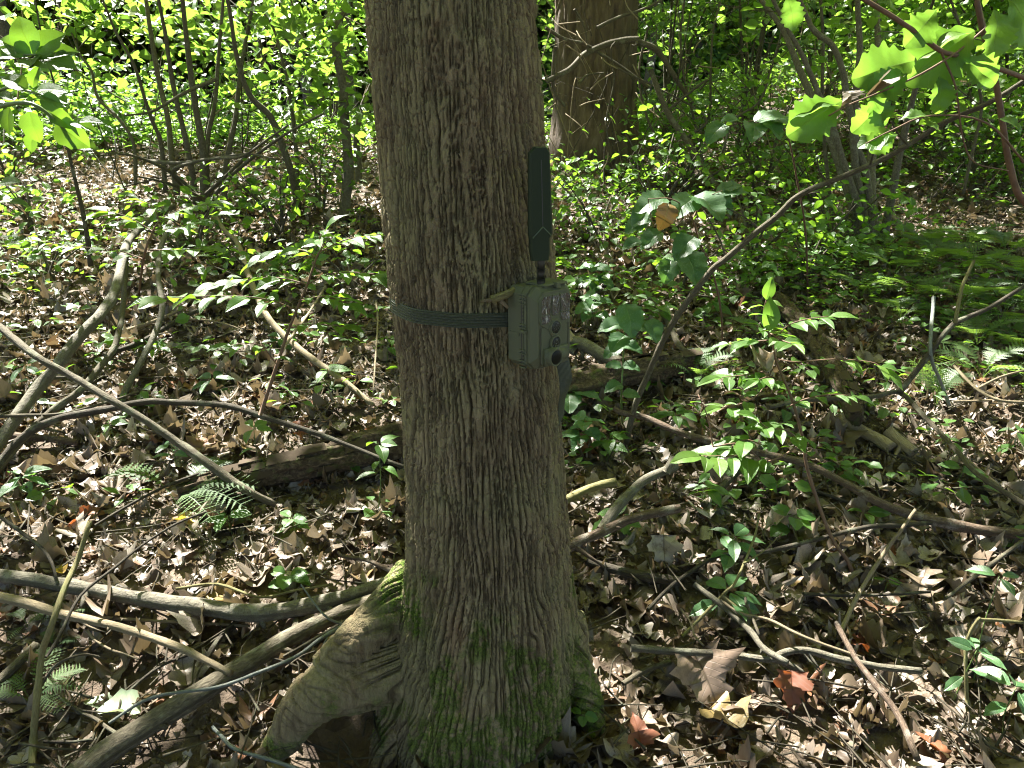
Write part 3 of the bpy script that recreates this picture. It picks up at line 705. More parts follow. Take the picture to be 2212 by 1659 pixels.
    def xr(px, py): return (wp(px, py)[0]-b0[0])*1.0
    stem = MB()
    zt, zm, zl, zb = zz(556), zz(583), zz(600), zz(618)
    for (z0, z1, r) in ((zl, zb-.001, .0069), (zm+.0006, zl+.0006, .0066), (zt+.004, zm+.0012, .0063)):
        add_tube(stem, [(b0[0], Yb, z0), (b0[0], Yb, z1)], [r, r], 20, 3)
    add_tube(stem, [(b0[0], Yb, zb), (b0[0], Yb, zb-.006)], [.0045, .0045], 12, 2)
    part('antenna_joint', stem.mesh('antenna_joint', dk), root)
    nut = MB(); add_tube(nut, [(b0[0], Yb, zb), (b0[0], Yb, zb-.004)], [.0058, .0062], 6, 2); part('brass_nut', nut.mesh('brass_nut', plain('brass', (.45, .32, .12), .35, .5, .8)), root)
    out = [(1147, 562), (1144, 545), (1143, 515), (1140.5, 505), (1140.5, 330), (1153, 316.5), (1179, 316.5), (1187, 330), (1194, 506), (1187, 515), (1187, 545), (1185, 562)]
    mb = MB(); front, back = -.0065, .0065; V = []; nn = len(out)
    o3 = np.array([(xr(x_, y_), zz(y_)) for x_, y_ in out]); cc = np.array([xr(1167, 430), 0])
    for (y_, s_) in ((back, .92), (back-.002, 1.), (front+.0035, 1.), (front, .84)):
        V += [((q[0]-cc[0])*s_+cc[0], y_, q[1] if s_ > .95 else q[1]-(.002 if i in (5, 6) else 0)) for i, q in enumerate(o3)]
    f4 = [[r*nn+i, (r+1)*nn+i, (r+1)*nn+(i+1) % nn, r*nn+(i+1) % nn] for r in range(3) for i in range(nn)]
    def cap(off): return [[off+0, off+1, off+10, off+11], [off+1, off+2, off+9, off+10], [off+2, off+3, off+8, off+9], [off+3, off+4, off+7, off+8], [off+4, off+5, off+6, off+7]]
    f4 += [q[::-1] for q in cap(0)]+cap(3*nn)
    V = np.array(V)@np.array(AM.to_3x3()).T+np.array(AM.translation); mb.add(V, None, f4)
    part('antenna_blade', mb.mesh('antenna_blade', ag, False), root)
    mb = MB()                                           # ridge groove and chevron
    def line(p, q, w_, dep, m_): 
        p = np.array(p); q = np.array(q); d_ = (q-p)/np.linalg.norm(q-p); nrm = np.array([-d_[1], d_[0]])*w_/2
        pts = [p+nrm, p-nrm, q-nrm, q+nrm]; V = [(a_[0], yy, a_[1]) for yy in (front+.001, front-dep) for a_ in pts]
        V = np.array(V)@np.array(AM.to_3x3()).T+np.array(AM.translation); m_.add(V, None, [[0, 1, 2, 3], [7, 6, 5, 4], [0, 4, 5, 1], [1, 5, 6, 2], [2, 6, 7, 3], [3, 7, 4, 0]])
    q = lambda x_, y_: (xr(x_, y_)-.001, zz(y_))
    line(q(1168, 345), q(1171.5, 488), .0012, .0004, mb); part('blade_slot', mb.mesh('blade_slot', dk, False), root)
    m2 = MB(); line(q(1171.5, 489), q(1149, 513), .0016, .0011, m2); line(q(1171.5, 489), q(1190, 508), .0016, .0010, m2); part('blade_chevron', m2.mesh('blade_chevron', plain('antenna_trim', (.05, .085, .05), .35, .5, 0, .05)), root)
    bpy.data.objects.remove(a)
trail_camera()
def wedge_stick():
    mb = MB(); add_tube(mb, [P(1062, 647, 1.165), P(1080, 641, 1.165), P(1100, 633, 1.17), P(1125, 622, 1.19)], np.array([9, 8.5, 8.5, 8])/F*1.2, 12, 14, .15, 3)
    o = thing('broken_stick', 'short snapped mossy stick wedged between the strap and the trail camera', 'stick', P(1080, 640, 1.165))
    part('stick', mb.mesh('stick', MT['tan']), o)
    mb = MB(); rs = np.random.RandomState(2)
    for k in range(7):
        a = P(1063, 647, 1.165)+rs.uniform(-.005, .005, 3); add_tube(mb, [a, a+np.array([-.010-.006*rs.rand(), -.004+.006*rs.rand(), -.003+.006*rs.rand()])], [.0022, .0006], 4, 3)
    add_tube(mb, [P(1082, 650, 1.162), P(1098, 665, 1.16)], [.004, .0025], 6, 3)
    part('splintered_end', mb.mesh('splintered_end', MT['pale_wood']), o)
wedge_stick()
# ================================================================== FALLEN BRANCHES, STICKS, LOGS
_sd = [0]
def stick(name, label, pts, r0, r1, mat, h=None, twigs=(), rough=.12, sides=9, group=None, cat=None, Y=None, n=0, ends=None):
    """pts: picture points on the ground; h: heights above it (default: resting on the leaves)"""
    _sd[0] += 1; k = len(pts); w_ = []; rr = []
    rs_ = np.linspace(r0, r1, k) if ends is None else np.interp(np.linspace(0, 1, k), np.linspace(0, 1, len(ends)), ends)
    hs = [0.0]*k if h is None else ([h]*k if np.isscalar(h) else list(np.interp(np.linspace(0, 1, k), np.linspace(0, 1, len(h)), h)))
    for (q, hh, rp) in zip(pts, hs, rs_):
        if Y is None:
            p = G(q[0], q[1], .02+hh); rm = rp/F*depth(p); p = G(q[0], q[1], .028+hh+rm*.9)
        else:
            yy = Y if np.isscalar(Y) else np.interp(pts.index(q)/(k-1), np.linspace(0, 1, len(Y)), Y); p = P(q[0], q[1], yy); rm = rp/F*depth(p)
        w_.append(p); rr.append(rm)
    w_ = np.array(w_); rr = [q*(.80 if max(rr) < .02 else .9) for q in rr]; mb = MB(); add_tube(mb, w_, rr, sides, 0 if n == 0 else n, rough*1.6, _sd[0], r=random.random())
    if max(rr) > .006:                                  # knots and broken stubs
        c_ = catmull(w_, 40); rs = np.random.RandomState(_sd[0])
        for q in range(3+int(len(c_)/14)):
            i = rs.randint(2, len(c_)-2); T = c_[i+1]-c_[i-1]; T /= np.linalg.norm(T); a = rs.uniform(0, 6.28); N_ = np.cross(T, [0, 0, 1.]); N_ /= np.linalg.norm(N_)+1e-6; N_ = N_*math.cos(a)+np.cross(T, N_)*math.sin(a)*(1 if math.sin(a) > 0 else -1)
            rl = np.interp(i/len(c_), np.linspace(0, 1, len(rr)), rr); ln = rl*rs.uniform(1.1, 2.4) if rs.rand() < .7 else rl*rs.uniform(3, 7); add_tube(mb, [c_[i]+N_*rl*.3, c_[i]+(N_+T*.5)*ln], [rl*rs.uniform(.35, .6), rl*.22], 6, 3, .2, i)
    me = mb.mesh(name, mat)
    if not twigs:
        o = part(name, me); tag(o, label, cat or name.split('_')[-1], group); return o, w_
    t = thing(name, label, cat or name.split('_')[-1], w_[k//2], group); part('limb', me, t)
    for tw in twigs:
        tp_, ta, tb, *mm = tw; m2 = MB(); q = []
        for a in tp_:
            p = G(a[0], a[1], .02+(a[2] if len(a) > 2 else .03)) if Y is None else P(a[0], a[1], a[2] if len(a) > 2 else yy); q.append(p)
        add_tube(m2, q, np.linspace(ta, tb, len(q))/F*depth(q[0]), 6, 0, .1, _sd[0]+3, r=random.random()); part('side_twig', m2.mesh('side_twig', mm[0] if mm else mat), t)
    return t, w_
K = lambda s, **k: stick(*s, **k)
# --- left foreground
stick('fallen_branch', 'long smooth grey branch sagging across the left ground to the large tree foot', [(-40, 1238), (130, 1262), (280, 1290), (420, 1310), (560, 1325), (700, 1302), (800, 1272), (872, 1243)], 19, 17, MT['grey'], .02, ends=[15, 16, 17, 19, 20, 18, 16, 14], sides=14, n=56)
stick('fallen_branch', 'crooked bare tan branch below the long smooth grey branch, running from the left edge', [(-30, 1283), (60, 1304), (130, 1325), (260, 1355), (390, 1400), (440, 1424), (500, 1455)], 14, 8, MT['pale_wood'], .05, twigs=[([(150, 1328, .06), (190, 1352, .04), (230, 1366, .03)], 3, 1.5)], sides=12, n=40)
stick('fallen_log', 'thick straight grey-brown log slanting from the bottom left up to the large tree', [(150, 1690), (230, 1625), (330, 1560), (500, 1455), (640, 1370), (760, 1315), (860, 1280)], 33, 15, MT['stick'], .01, sides=18, n=60, rough=.06)
stick('twig', 'pale blue-grey twig lying along the top of the slanting log', [(235, 1562), (330, 1506), (470, 1484), (560, 1452), (640, 1418), (700, 1375), (770, 1335), (862, 1274)], 4, 6, MT['blue_twig'], .09, twigs=[([(742, 1350, .11), (700, 1328, .14), (650, 1262, .18)], 3.2, 1.6), ([(712, 1368, .10), (700, 1390, .10), (688, 1410, .08)], 2.4, 1.2)], n=40)
stick('twig', 'forked pale blue-grey twig at the bottom edge left of the arched root', [(459, 1570), (480, 1592), (510, 1619), (581, 1640), (650, 1664), (700, 1690)], 4.5, 6, MT['blue_twig'], .02, twigs=[([(560, 1634), (585, 1622, .05), (630, 1612, .06)], 1.4, .8, MT['dark'])])
stick('upright_stick', 'knotty upright stick crossing the two long branches at the left, yellow at its foot', [(68, 1690), (72, 1600), (79, 1520), (91, 1412), (112, 1350), (141, 1267), (166, 1213), (195, 1126)], 10, 6, MT['tan'], [.0, .02, .12, .2, .3, .33, .34, .4], sides=10)
stick('twig', 'long dark twig slanting up over the smooth grey branch at the left', [(100, 1420), (128, 1375), (174, 1287), (249, 1225), (311, 1175), (380, 1132), (446, 1105)], 4.5, 3, MT['dark'], .12)
stick('twig', 'dark twig at the left edge leaning down onto the smooth grey branch', [(-30, 1095), (54, 1155), (104, 1200), (126, 1262)], 5, 3.5, MT['dark'], .08)
stick('twig', 'crooked pale twig beneath the crooked tan branch', [(187, 1362), (208, 1384), (241, 1404), (270, 1412), (299, 1424)], 4, 2.5, MT['pale_wood'], .03, twigs=[([(222, 1398), (240, 1380, .05)], 2, 1.)])
stick('twig', 'arched thin twig beside the upright stick at the left', [(95, 1474), (118, 1440), (153, 1420), (190, 1414), (229, 1424)], 4, 3, MT['stick'], [.0, .06, .1, .06, .0])
stick('broken_branch', 'short thick cut branch at the left edge behind the upright stick', [(-20, 1490), (30, 1440), (79, 1392)], 13, 11, MT['stick'], .02, sides=12)
stick('twig', 'straight split twig lying under the smooth grey branch', [(190, 1331), (332, 1341), (420, 1345), (540, 1352)], 4.5, 3.5, MT['pale_wood'], .01)
stick('twig', 'thin bare twig just above the smooth grey branch near the large tree', [(380, 1272), (470, 1262), (560, 1290), (640, 1275), (720, 1262)], 4, 3, MT['tan'], .03)
stick('short_branch', 'short pinkish bare branch leaning on the left side of the large tree', [(730, 1192), (742, 1202), (788, 1209), (835, 1228), (868, 1248)], 4, 7, MT['red'], .1)
stick('twig', 'thin brown stick pointing at the arched root from the left', [(612, 1418), (660, 1392), (740, 1345), (800, 1312)], 4, 5, MT['stick'], .05)
stick('twig', 'dark forked twig among dead leaves above the slanting log', [(270, 1500), (330, 1450), (380, 1424), (420, 1412)], 4.5, 3, MT['dark'], .02)
stick('twig', 'dark branch lying behind the slanting log under the smooth grey branch', [(445, 1424), (470, 1385), (500, 1352), (530, 1325)], 8, 6, MT['dark'], .01)
stick('twig', 'low dark stick at the bottom left corner beside the yellow foot of the upright stick', [(95, 1602), (160, 1602), (212, 1595)], 4.5, 3.5, MT['dark'], .01)
stick('twig', 'dark curved root-like twig right of the yellow foot of the upright stick', [(120, 1500), (170, 1535), (205, 1552), (232, 1572), (262, 1592)], 5, 5.5, MT['stick'], .02)
# --- left middle
stick('leaning_branch', 'smooth pale grey branch leaning from the shrub clump down to the left edge', [(-15, 975), (39, 899), (90, 829), (129, 782), (172, 727), (219, 677), (250, 626), (268, 545), (285, 512), (333, 465), (375, 446)], 15, 8, MT['grey'], [.02, .10, .2, .25, .28, .2, .12], ends=[15, 14, 13, 12, 10, 8, 7], sides=12, n=50)
stick('leaning_branch', 'second grey branch beside the smooth pale one, running down to the left edge', [(-20, 1035), (47, 950), (117, 884), (168, 849), (219, 790), (250, 743), (266, 657), (273, 560), (280, 500)], 11, 6, MT['stick'], [.0, .08, .15, .22, .2], ends=[12, 10, 9, 7, 5], sides=10)
stick('leaning_branch', 'third grey branch right of the paired leaning branches', [(262, 880), (270, 845), (305, 782), (340, 708), (351, 657), (342, 599), (346, 540), (368, 480)], 9, 6, MT['grey'], [.0, .05, .15, .2, .15], sides=10)
stick('fallen_branch', 'long tan pole running from the left edge down to the fern', [(-40, 685), (0, 708), (78, 770), (156, 813), (234, 860), (305, 903), (371, 946), (449, 1001), (527, 1056), (596, 1090)], 11, 9, MT['stick'], [.42, .38, .3, .2, .1, .0], ends=[10, 10, 9, 10, 12, 9], sides=12, n=54)
stick('fallen_branch', 'dark curved branch arching over the dead leaves from the left edge to the rotten log', [(-25, 1030), (39, 954), (117, 907), (234, 884), (312, 868), (391, 870), (488, 876), (566, 899), (664, 930), (742, 958), (820, 989), (880, 1010)], 11, 5, MT['dark'], [.08, .2, .25, .25, .2, .15, .12], ends=[11, 10, 9, 8, 8, 7, 6, 4], sides=10, n=60)
stick('broken_branch', 'dark broken stick lying left of the pale diagonal pole', [(225, 768), (312, 735), (391, 688), (440, 665), (472, 650)], 7, 5, MT['dark'], .03, twigs=[([(268, 716), (330, 695, .04), (400, 666, .05)], 5, 3, MT['pale_wood']), ([(391, 690), (450, 692, .04), (500, 704, .05), (525, 715, .03)], 2.5, 1.3, MT['pale_wood'])])
stick('fallen_branch', 'pale dead pole slanting from the shrub clump to the large tree', [(452, 450), (487, 500), (513, 524), (535, 590), (574, 677), (625, 735), (684, 782), (742, 821), (805, 875)], 6, 9, MT['pale_wood'], [.15, .1, .06, .03, .01], ends=[5, 6, 8, 8, 9, 8, 6], sides=10, n=40)
stick('twig', 'thin bleached stick crossing the pale dead pole', [(703, 618), (665, 680), (625, 735), (600, 776)], 3, 3.5, MT['pale_wood'], .08)
stick('twig', 'pale upright twig close to the left side of the large tree', [(812, 650), (816, 690), (812, 760), (806, 852)], 2.6, 2.2, MT['pale_wood'], .1)
stick('fallen_branch', 'grey stick lying from the left edge behind the dark curved branch', [(-20, 900), (60, 897), (140, 893), (234, 868), (300, 846)], 5, 3, MT['stick'], .1)
stick('rotten_branch', 'buried reddish branch at the left edge below the leaning branches', [(-20, 935), (50, 944), (110, 948), (168, 956)], 12, 9, MT['red'], -.01, sides=10)
stick('twig', 'slim dark branch running from the fern up to the left end of the rotten log', [(205, 1135), (290, 1085), (370, 1045), (445, 1018)], 4, 3.4, MT['dark'], .06)
def bark_log(name, label, pts, ends, h=.0, broken=True, hollow=False):
    t, w_ = None, None
    w_ = []; rr = []
    for q, rp in zip(pts, np.interp(np.linspace(0, 1, len(pts)), np.linspace(0, 1, len(ends)), ends)):
        p = G(q[0], q[1], h+.05); rm = rp/F*depth(p); p = G(q[0], q[1], h+.03+rm*.9); w_.append(p); rr.append(rm)
    v, f4, f3, uv = tube(w_, rr, 36, 90, .22, 5)
    ax = (v-v.mean(0)); L = uv[:, 1]; a = uv[:, 0]*2*math.pi
    n_ = fbm(np.cos(a)*9, np.sin(a)*9, L*9, 8, 3)-.5; r1 = 1-np.abs(2*noise(np.cos(a)*5, np.sin(a)*5, L*14, 9)-1)
    c_ = catmull(w_, 90); ci = np.repeat(np.arange(len(c_)), 36); ci = np.concatenate([ci, [0, len(c_)-1]]); ci = np.minimum(ci, len(c_)-1)
    d_ = v-c_[ci]; d_ /= np.linalg.norm(d_, axis=1)[:, None]+1e-6
    v = v+d_*((n_*.034)-sstep(.72, 1, r1)*.012)[:, None]
    mb = MB(); mb.add(v, f3, f4, uv); o = thing(name, label, 'log', w_[len(w_)//2]); part('trunk_wood', mb.mesh('trunk_wood', MT['log']), o)
    mb = MB(); rs = np.random.RandomState(4)
    for k in range(16):
        i = rs.randint(5, len(c_)-6); th = rs.uniform(-.3, 2.2); T = c_[i+3]-c_[i-3]; T /= np.linalg.norm(T); sd_ = np.cross(T, [0, 0, 1]); R_ = np.interp(i/len(c_), np.linspace(0, 1, len(rr)), rr)*1.04
        p = c_[i]+(math.cos(th)*sd_*-1+math.sin(th)*np.array([0, 0, 1]))*R_; s_ = rs.uniform(.012, .035); nrm = (p-c_[i])/R_; q = np.cross(T, nrm)
        a_, b_ = T*s_*rs.uniform(1, 2), q*s_*.6; V = [p-a_-b_, p+a_-b_, p+a_*.8+b_, p-a_+b_*.9]; V = V+[x_+nrm*.004 for x_ in V]
        mb.add(V, [[4, 5, 6], [4, 6, 7], [0, 1, 5], [0, 5, 4], [1, 2, 6], [1, 6, 5], [2, 3, 7], [2, 7, 6], [3, 0, 4], [3, 4, 7]])
    q = part('bark_flakes', mb.mesh('bark_flakes', MT['log'], False), o, kind='stuff')
    return o
bark_log('rotten_log', 'rotten log with moss and flaking bark, left of the large tree', [(905, 940), (859, 950), (800, 962), (742, 981), (680, 997), (625, 1008), (560, 1022), (508, 1034), (440, 1050), (385, 1068)], [36, 40, 38, 34, 34, 32, 28, 24, 16])
# --- right side logs
bark_log('rotten_log', 'rotten log with pale patches lying right of the large tree behind the strap tail', [(1190, 848), (1225, 838), (1327, 812), (1400, 797), (1443, 788), (1510, 775)], [32, 33, 30, 26, 18], .02)
bark_log('leaning_log', 'dark barked dead trunk leaning in the middle of the right half', [(1672, 640), (1711, 679), (1767, 739), (1808, 808), (1835, 860), (1852, 905)], [14, 18, 21, 22, 22, 17], .05)
stick('broken_branch', 'thick grey branch with a pale snapped end beside the trail camera', [(1238, 738), (1262, 746), (1304, 768), (1350, 790), (1385, 812)], 15, 15, MT['grey'], .03, sides=14, twigs=[([(1236, 738, .07), (1228, 725, .09), (1222, 712, .11)], 13, 9, MT['pale_wood']), ([(1245, 760, .04), (1228, 750, .05)], 12, 11)])
stick('wood_chunk', 'pale split chunk of wood, the left one of two right of the dark leaning trunk', [(1805, 903), (1850, 925), (1900, 950), (1926, 968)], 13, 15, MT['pale_wood'], .0, sides=12)
stick('wood_chunk', 'pale split chunk of wood, the right one of two right of the dark leaning trunk', [(1919, 933), (1945, 955), (1975, 977)], 14, 13, MT['pale_wood'], .01, sides=12)
stick('fallen_branch', 'long reddish-brown branch winding from the large tree side to the right edge', [(1326, 882), (1345, 892), (1396, 903), (1466, 933), (1558, 959), (1651, 980), (1743, 1003), (1836, 1049), (1888, 1080), (1959, 1109), (2042, 1130), (2124, 1146), (2240, 1155)], 7, 14, MT['red'], [.12, .1, .08, .04, .02], ends=[7, 8, 9, 9, 10, 12, 14, 14], sides=12, n=60)
stick('forked_branch', 'speckled reddish branch with a pale fork rising from the right side of the large tree', [(1205, 1190), (1228, 1180), (1296, 1150), (1345, 1126), (1362, 1121), (1408, 1109), (1468, 1098)], 15, 11, MT['red'], .1, twigs=[([(1300, 1146, .12), (1330, 1100, .14), (1359, 1068, .15), (1396, 1035, .16), (1461, 1007, .16)], 14, 10, MT['grey']), ([(1440, 1020, .17), (1448, 1004, .19), (1455, 990, .2)], 10, 9, MT['grey'])], sides=12, rough=.2)
stick('short_log', 'short yellowish stick with a snapped end jutting out behind the large tree at right', [(1195, 1090), (1218, 1082), (1271, 1056), (1330, 1040)], 13, 10, MT['tan'], .03, sides=12)
stick('fallen_branch', 'dark decayed branch lying right of the large tree below the forked branch', [(1270, 1212), (1296, 1221), (1379, 1242), (1470, 1256)], 12, 13, MT['dark'], .0, sides=12)
stick('leaning_branch', 'forked dark branch entering from the right edge with a thin upright shoot', [(2240, 600), (2137, 665), (2058, 702), (2003, 771), (1943, 848)], 5, 8, MT['dark'], [.6, .5, .4, .3, .2], Y=[2.5, 2.4, 2.3], twigs=[([(2104, 563, 2.45), (2077, 623, 2.4), (2063, 698, 2.36)], 3, 4.5, MT['tan'])])
stick('fallen_branch', 'slender branch arching level from the dark leaning trunk to the right edge', [(1660, 880), (1743, 864), (1882, 857), (1943, 848), (1998, 901), (2068, 975), (2114, 1026), (2240, 1105)], 6, 7, MT['stick'], .15, n=40)
stick('twig', 'straight pale stick standing beside the bright yellow-green fern', [(2017, 642), (2010, 762), (2030, 820), (2052, 880)], 4.5, 4.5, MT['blue_twig'], [.4, .3, .1, .0])
stick('fallen_branch', 'smooth pale grey branch lying level in the right foreground, lit in its middle', [(1362, 1399), (1462, 1407), (1540, 1411), (1586, 1415), (1660, 1424), (1698, 1409), (1743, 1405), (1814, 1424), (1897, 1440), (1990, 1450)], 10, 9, MT['grey'], .05, twigs=[([(1660, 1422, .05), (1690, 1428, .04), (1722, 1448, .02), (1745, 1462, 0)], 9, 7)], sides=12, n=50)
stick('fallen_branch', 'speckled branch crossing down onto the level pale grey branch', [(1500, 1262), (1565, 1312), (1619, 1362), (1652, 1403), (1702, 1432)], 7.5, 9, MT['grey'], .08, sides=10)
stick('fallen_branch', 'mottled stick running down across the level pale branch to the bottom edge', [(1806, 1345), (1847, 1420), (1897, 1486), (1942, 1548), (1982, 1640)], 7, 9, MT['red'], .1, sides=10)
stick('leaning_stick', 'pale sunlit stick leaning up to the right above the level pale branch', [(1818, 1360), (1855, 1283), (1909, 1196), (1946, 1146), (1978, 1100)], 6.5, 4, MT['pale_wood'], [.06, .12, .2, .25], twigs=[([(1978, 1102, .25), (1990, 1092, .27)], 2, 1)])
stick('twig', 'dark twig looping under the reddish winding branch', [(1400, 1316), (1440, 1275), (1482, 1242), (1553, 1200), (1648, 1192), (1772, 1163), (1876, 1138), (1959, 1134), (2060, 1124)], 5, 6.5, MT['dark'], .04, n=40)
stick('lichen_twig', 'thin upright twig with orange lichen in the right foreground', [(1474, 1374), (1544, 1304), (1568, 1278), (1586, 1262), (1607, 1217), (1630, 1160), (1640, 1110)], 4.5, 3, MT['tan'], [.02, .1, .14, .16, .2], twigs=[([(1560, 1288, .12), (1616, 1331, .1), (1620, 1332, .1)], 4, 4), ([(1607, 1217, .17), (1650, 1190, .16), (1690, 1150, .2)], 2.4, 1.2)])
stick('twig', 'pale stripped twig crossing the speckled branch towards the level pale branch', [(1556, 1296), (1600, 1325), (1660, 1338), (1720, 1368), (1780, 1392), (1860, 1420)], 4, 4, MT['pale_wood'], .1)
stick('twig', 'dark stick lying among oak leaves right of the pale leaning stick', [(1735, 1283), (1834, 1286), (1920, 1284), (2010, 1278)], 5, 4, MT['dark'], .03)
stick('twig', 'slim grey stick slanting up to the right edge above the round leaf seedling', [(2042, 1293), (2104, 1246), (2160, 1205), (2240, 1145)], 4.5, 5.5, MT['stick'], .06)
stick('short_branch', 'short rough branch beside the right foot of the large tree', [(1345, 1477), (1391, 1449), (1448, 1430)], 7, 7, MT['stick'], .02, sides=10)
stick('twig', 'thin upright yellow-green stick by the seedling at the right edge', [(2090, 1525), (2086, 1450), (2087, 1395), (2098, 1362), (2116, 1334)], 5, 4, MT['tan'], [.0, .1, .15, .2], twigs=[([(2112, 1338, .2), (2160, 1340, .2), (2210, 1345, .2)], 3.6, 3.6, MT['tan'])])
stick('twig', 'pale broken twig running down from the fork at the far right', [(2068, 975), (2110, 1010), (2160, 1050)], 4, 3, MT['pale_wood'], .03)
stick('twig', 'bleached thin branch on the sunlit leaves at the right edge', [(2060, 790), (2110, 840), (2160, 865), (2230, 870)], 4, 4, MT['pale_wood'], .1, twigs=[([(2110, 840, .1), (2160, 815, .14), (2212, 800, .16)], 3, 2), ([(2060, 868, .06), (2160, 864, .08)], 2.5, 3)])
stick('twig', 'bare crooked twig standing left of the level pale branch', [(1470, 1315), (1492, 1345), (1500, 1372), (1520, 1395)], 3, 3, MT['pale_wood'], .06)
stick('twig', 'thin stick standing up from the speckled branch', [(1610, 1290), (1612, 1306), (1622, 1326), (1640, 1372)], 3.6, 3.6, MT['stick'], .1, twigs=[([(1616, 1312, .12), (1602, 1306, .13)], 2, 1.5)])
stick('twig', 'dark fallen stick below the pale wood chunks', [(1640, 1030), (1700, 1052), (1760, 1060), (1830, 1085)], 4, 4, MT['dark'], .02)
stick('fallen_branch', 'green-brown branch lying between the forked branch and the leaning trunk', [(1520, 1092), (1570, 1040), (1620, 990), (1650, 930), (1675, 905)], 10, 9, MT['stick'], .0, sides=10)
stick('twig', 'long slim stick behind the rotten log at right', [(1300, 1000), (1290, 950), (1262, 920), (1240, 902)], 6, 5, MT['stick'], .0)
stick('twig', 'dark slender branch lying far back below the multi-stemmed tree', [(1600, 600), (1680, 577), (1760, 566), (1830, 556)], 4, 3, MT['dark'], .03)
stick('fallen_branch', 'mossy branch right of the trail camera in front of the far rotten log', [(1400, 640), (1440, 690), (1460, 735), (1480, 760)], 8, 7, MT['stick'], .05)
# --- two old leaning poles and the long arching sapling at right
def arching():
    px = [(2290, 120), (2212, 175), (2134, 223), (2043, 263), (1988, 296), (1915, 340), (1824, 380), (1751, 409), (1714, 431), (1678, 467), (1623, 511), (1568, 559), (1535, 586), (1475, 665), (1433, 734), (1396, 818), (1373, 873), (1352, 957)]
    Ys = np.linspace(1.75, 2.28, len(px)); w_ = [P(a, b, y) for (a, b), y in zip(px, Ys)]; w_.append(G(1349, 962, -.03))
    rr = np.interp(np.linspace(0, 1, len(w_)), [0, .3, .6, 1], [3.8, 5., 6.2, 7.4])/F*2.2
    o = thing('arching_sapling', 'long leafless sapling arching from the ground beside the rotten log up to the right edge', 'sapling', w_[-1])
    mb = MB(); add_tube(mb, w_, rr, 10, 90, .12, 9); part('stem', mb.mesh('stem', MT['stick']), o)
    for tw in ([(1790, 396, 1.98), (1770, 370, 1.97), (1765, 340, 1.95)], [(1678, 467, 2.05), (1700, 440, 2.04), (1740, 420, 2.0), (1770, 415, 1.98)], [(1475, 665, 2.2), (1500, 640, 2.18), (1530, 640, 2.15)], [(1640, 495, 2.1), (1610, 470, 2.1), (1570, 450, 2.08)], [(1960, 312, 1.85), (1940, 290, 1.84), (1925, 262, 1.82)], [(1568, 559, 2.15), (1556, 520, 2.16), (1535, 480, 2.17), (1520, 455, 2.18)], [(1880, 355, 1.9), (1884, 340, 1.88), (1892, 312, 1.86)], [(2134, 223, 1.8), (2090, 240, 1.78), (2040, 262, 1.77)]):
        mb = MB(); add_tube(mb, [P(*q) for q in tw], [.0035, .0015], 6, 8, .1); part('side_twig', mb.mesh('side_twig', MT['stick']), o)
arching()
# --- single dead leaves that stand out
def lone_leaf(name, label, px, py, size_px, kind, mat, yaw, tilt=(.2, .1), h=.04, seed=0, curl=.4, cup=.6, wave=.9, cat='leaf', Y=None):
    p = G(px, py, h) if Y is None else P(px, py, Y); s_ = size_px/F*depth(p); v, f, u = leaf_tpl(kind, 9, seed, curl, cup, 0., wave)
    R = Matrix.Rotation(rad(yaw), 4, 'Z')@Matrix.Rotation(tilt[0], 4, 'X')@Matrix.Rotation(tilt[1], 4, 'Y')
    v = v-np.array([0, .5, 0]); me = mk_mesh(name, v*s_, f, mat, u, {'rnd': np.full(len(v), .13*seed % 1)})
    o = part(name, me); o.location = Vector(p); o.rotation_euler = R.to_euler(); tag(o, label, cat); return o
lone_leaf('dead_leaf', 'glossy red-brown oval leaf lying on the sunlit leaves above the smooth grey branch', 193, 1109, 58, 'beech', MT['rust'], -80, (.2, .5), .03, 1)
lone_leaf('dead_leaf', 'narrow orange leaf standing on edge beside the red-brown oval leaf', 158, 1131, 45, 'beech', MT['rust'], 190, (.9, .3), .02, 2)
lone_leaf('dead_leaf', 'yellow leaf left of the upright stick above the smooth grey branch', 126, 1230, 40, 'round', MT['yellow'], 60, (.2, .1), .03, 3)
lone_leaf('dead_leaf', 'yellow leaf tucked under the pale fern', 398, 1118, 60, 'beech', MT['yellow'], 80, (.2, .2), .03, 4)
lone_leaf('dead_leaf', 'large round pale green leaf lying sunlit below the crooked tan branch', 258, 1530, 90, 'round', MT['pale'], 100, (.35, .1), .05, 5, wave=.3)
lone_leaf('dead_leaf', 'ribbed pale leaf beside the large round pale green leaf', 212, 1520, 75, 'beech', MT['pale'], 70, (.3, .2), .03, 6, wave=.4)
lone_leaf('dead_leaf', 'bright orange lobed leaf at the right foot of the large tree', 1378, 1575, 70, 'maple', MT['rust'], 20, (.9, -.2), .07, 7, wave=.8)
lone_leaf('dead_leaf', 'large dark reddish maple leaf lying under the level pale grey branch', 1712, 1495, 88, 'maple', MT['rust'], 170, (-.75, .1), .06, 8, wave=.7)
lone_leaf('dead_leaf', 'star-shaped tan leaf propped upright right of the large tree', 1435, 1195, 80, 'maple', MT['litter'], 180, (-1.0, .1), .06, 9)
lone_leaf('dead_leaf', 'big tan lobed leaf spread left of the dark reddish maple leaf', 1530, 1475, 150, 'maple', MT['litter'], 200, (-.6, .3), .05, 14)
lone_leaf('dead_leaf', 'deeply lobed pale oak leaf among sticks at the right, below the reddish winding branch', 1815, 1225, 105, 'oak', MT['litter'], 215, (-.4, .2), .04, 3)
lone_leaf('dead_leaf', 'pointed oak leaf lying right of the pale leaning stick', 1990, 1255, 110, 'oak', MT['litter'], 140, (-.3, .1), .04, 13)
lone_leaf('dead_leaf', 'curled red leaf at the bottom right corner', 2030, 1618, 75, 'beech', MT['rust'], 20, (.9, .4), .05, 12, curl=1.2)
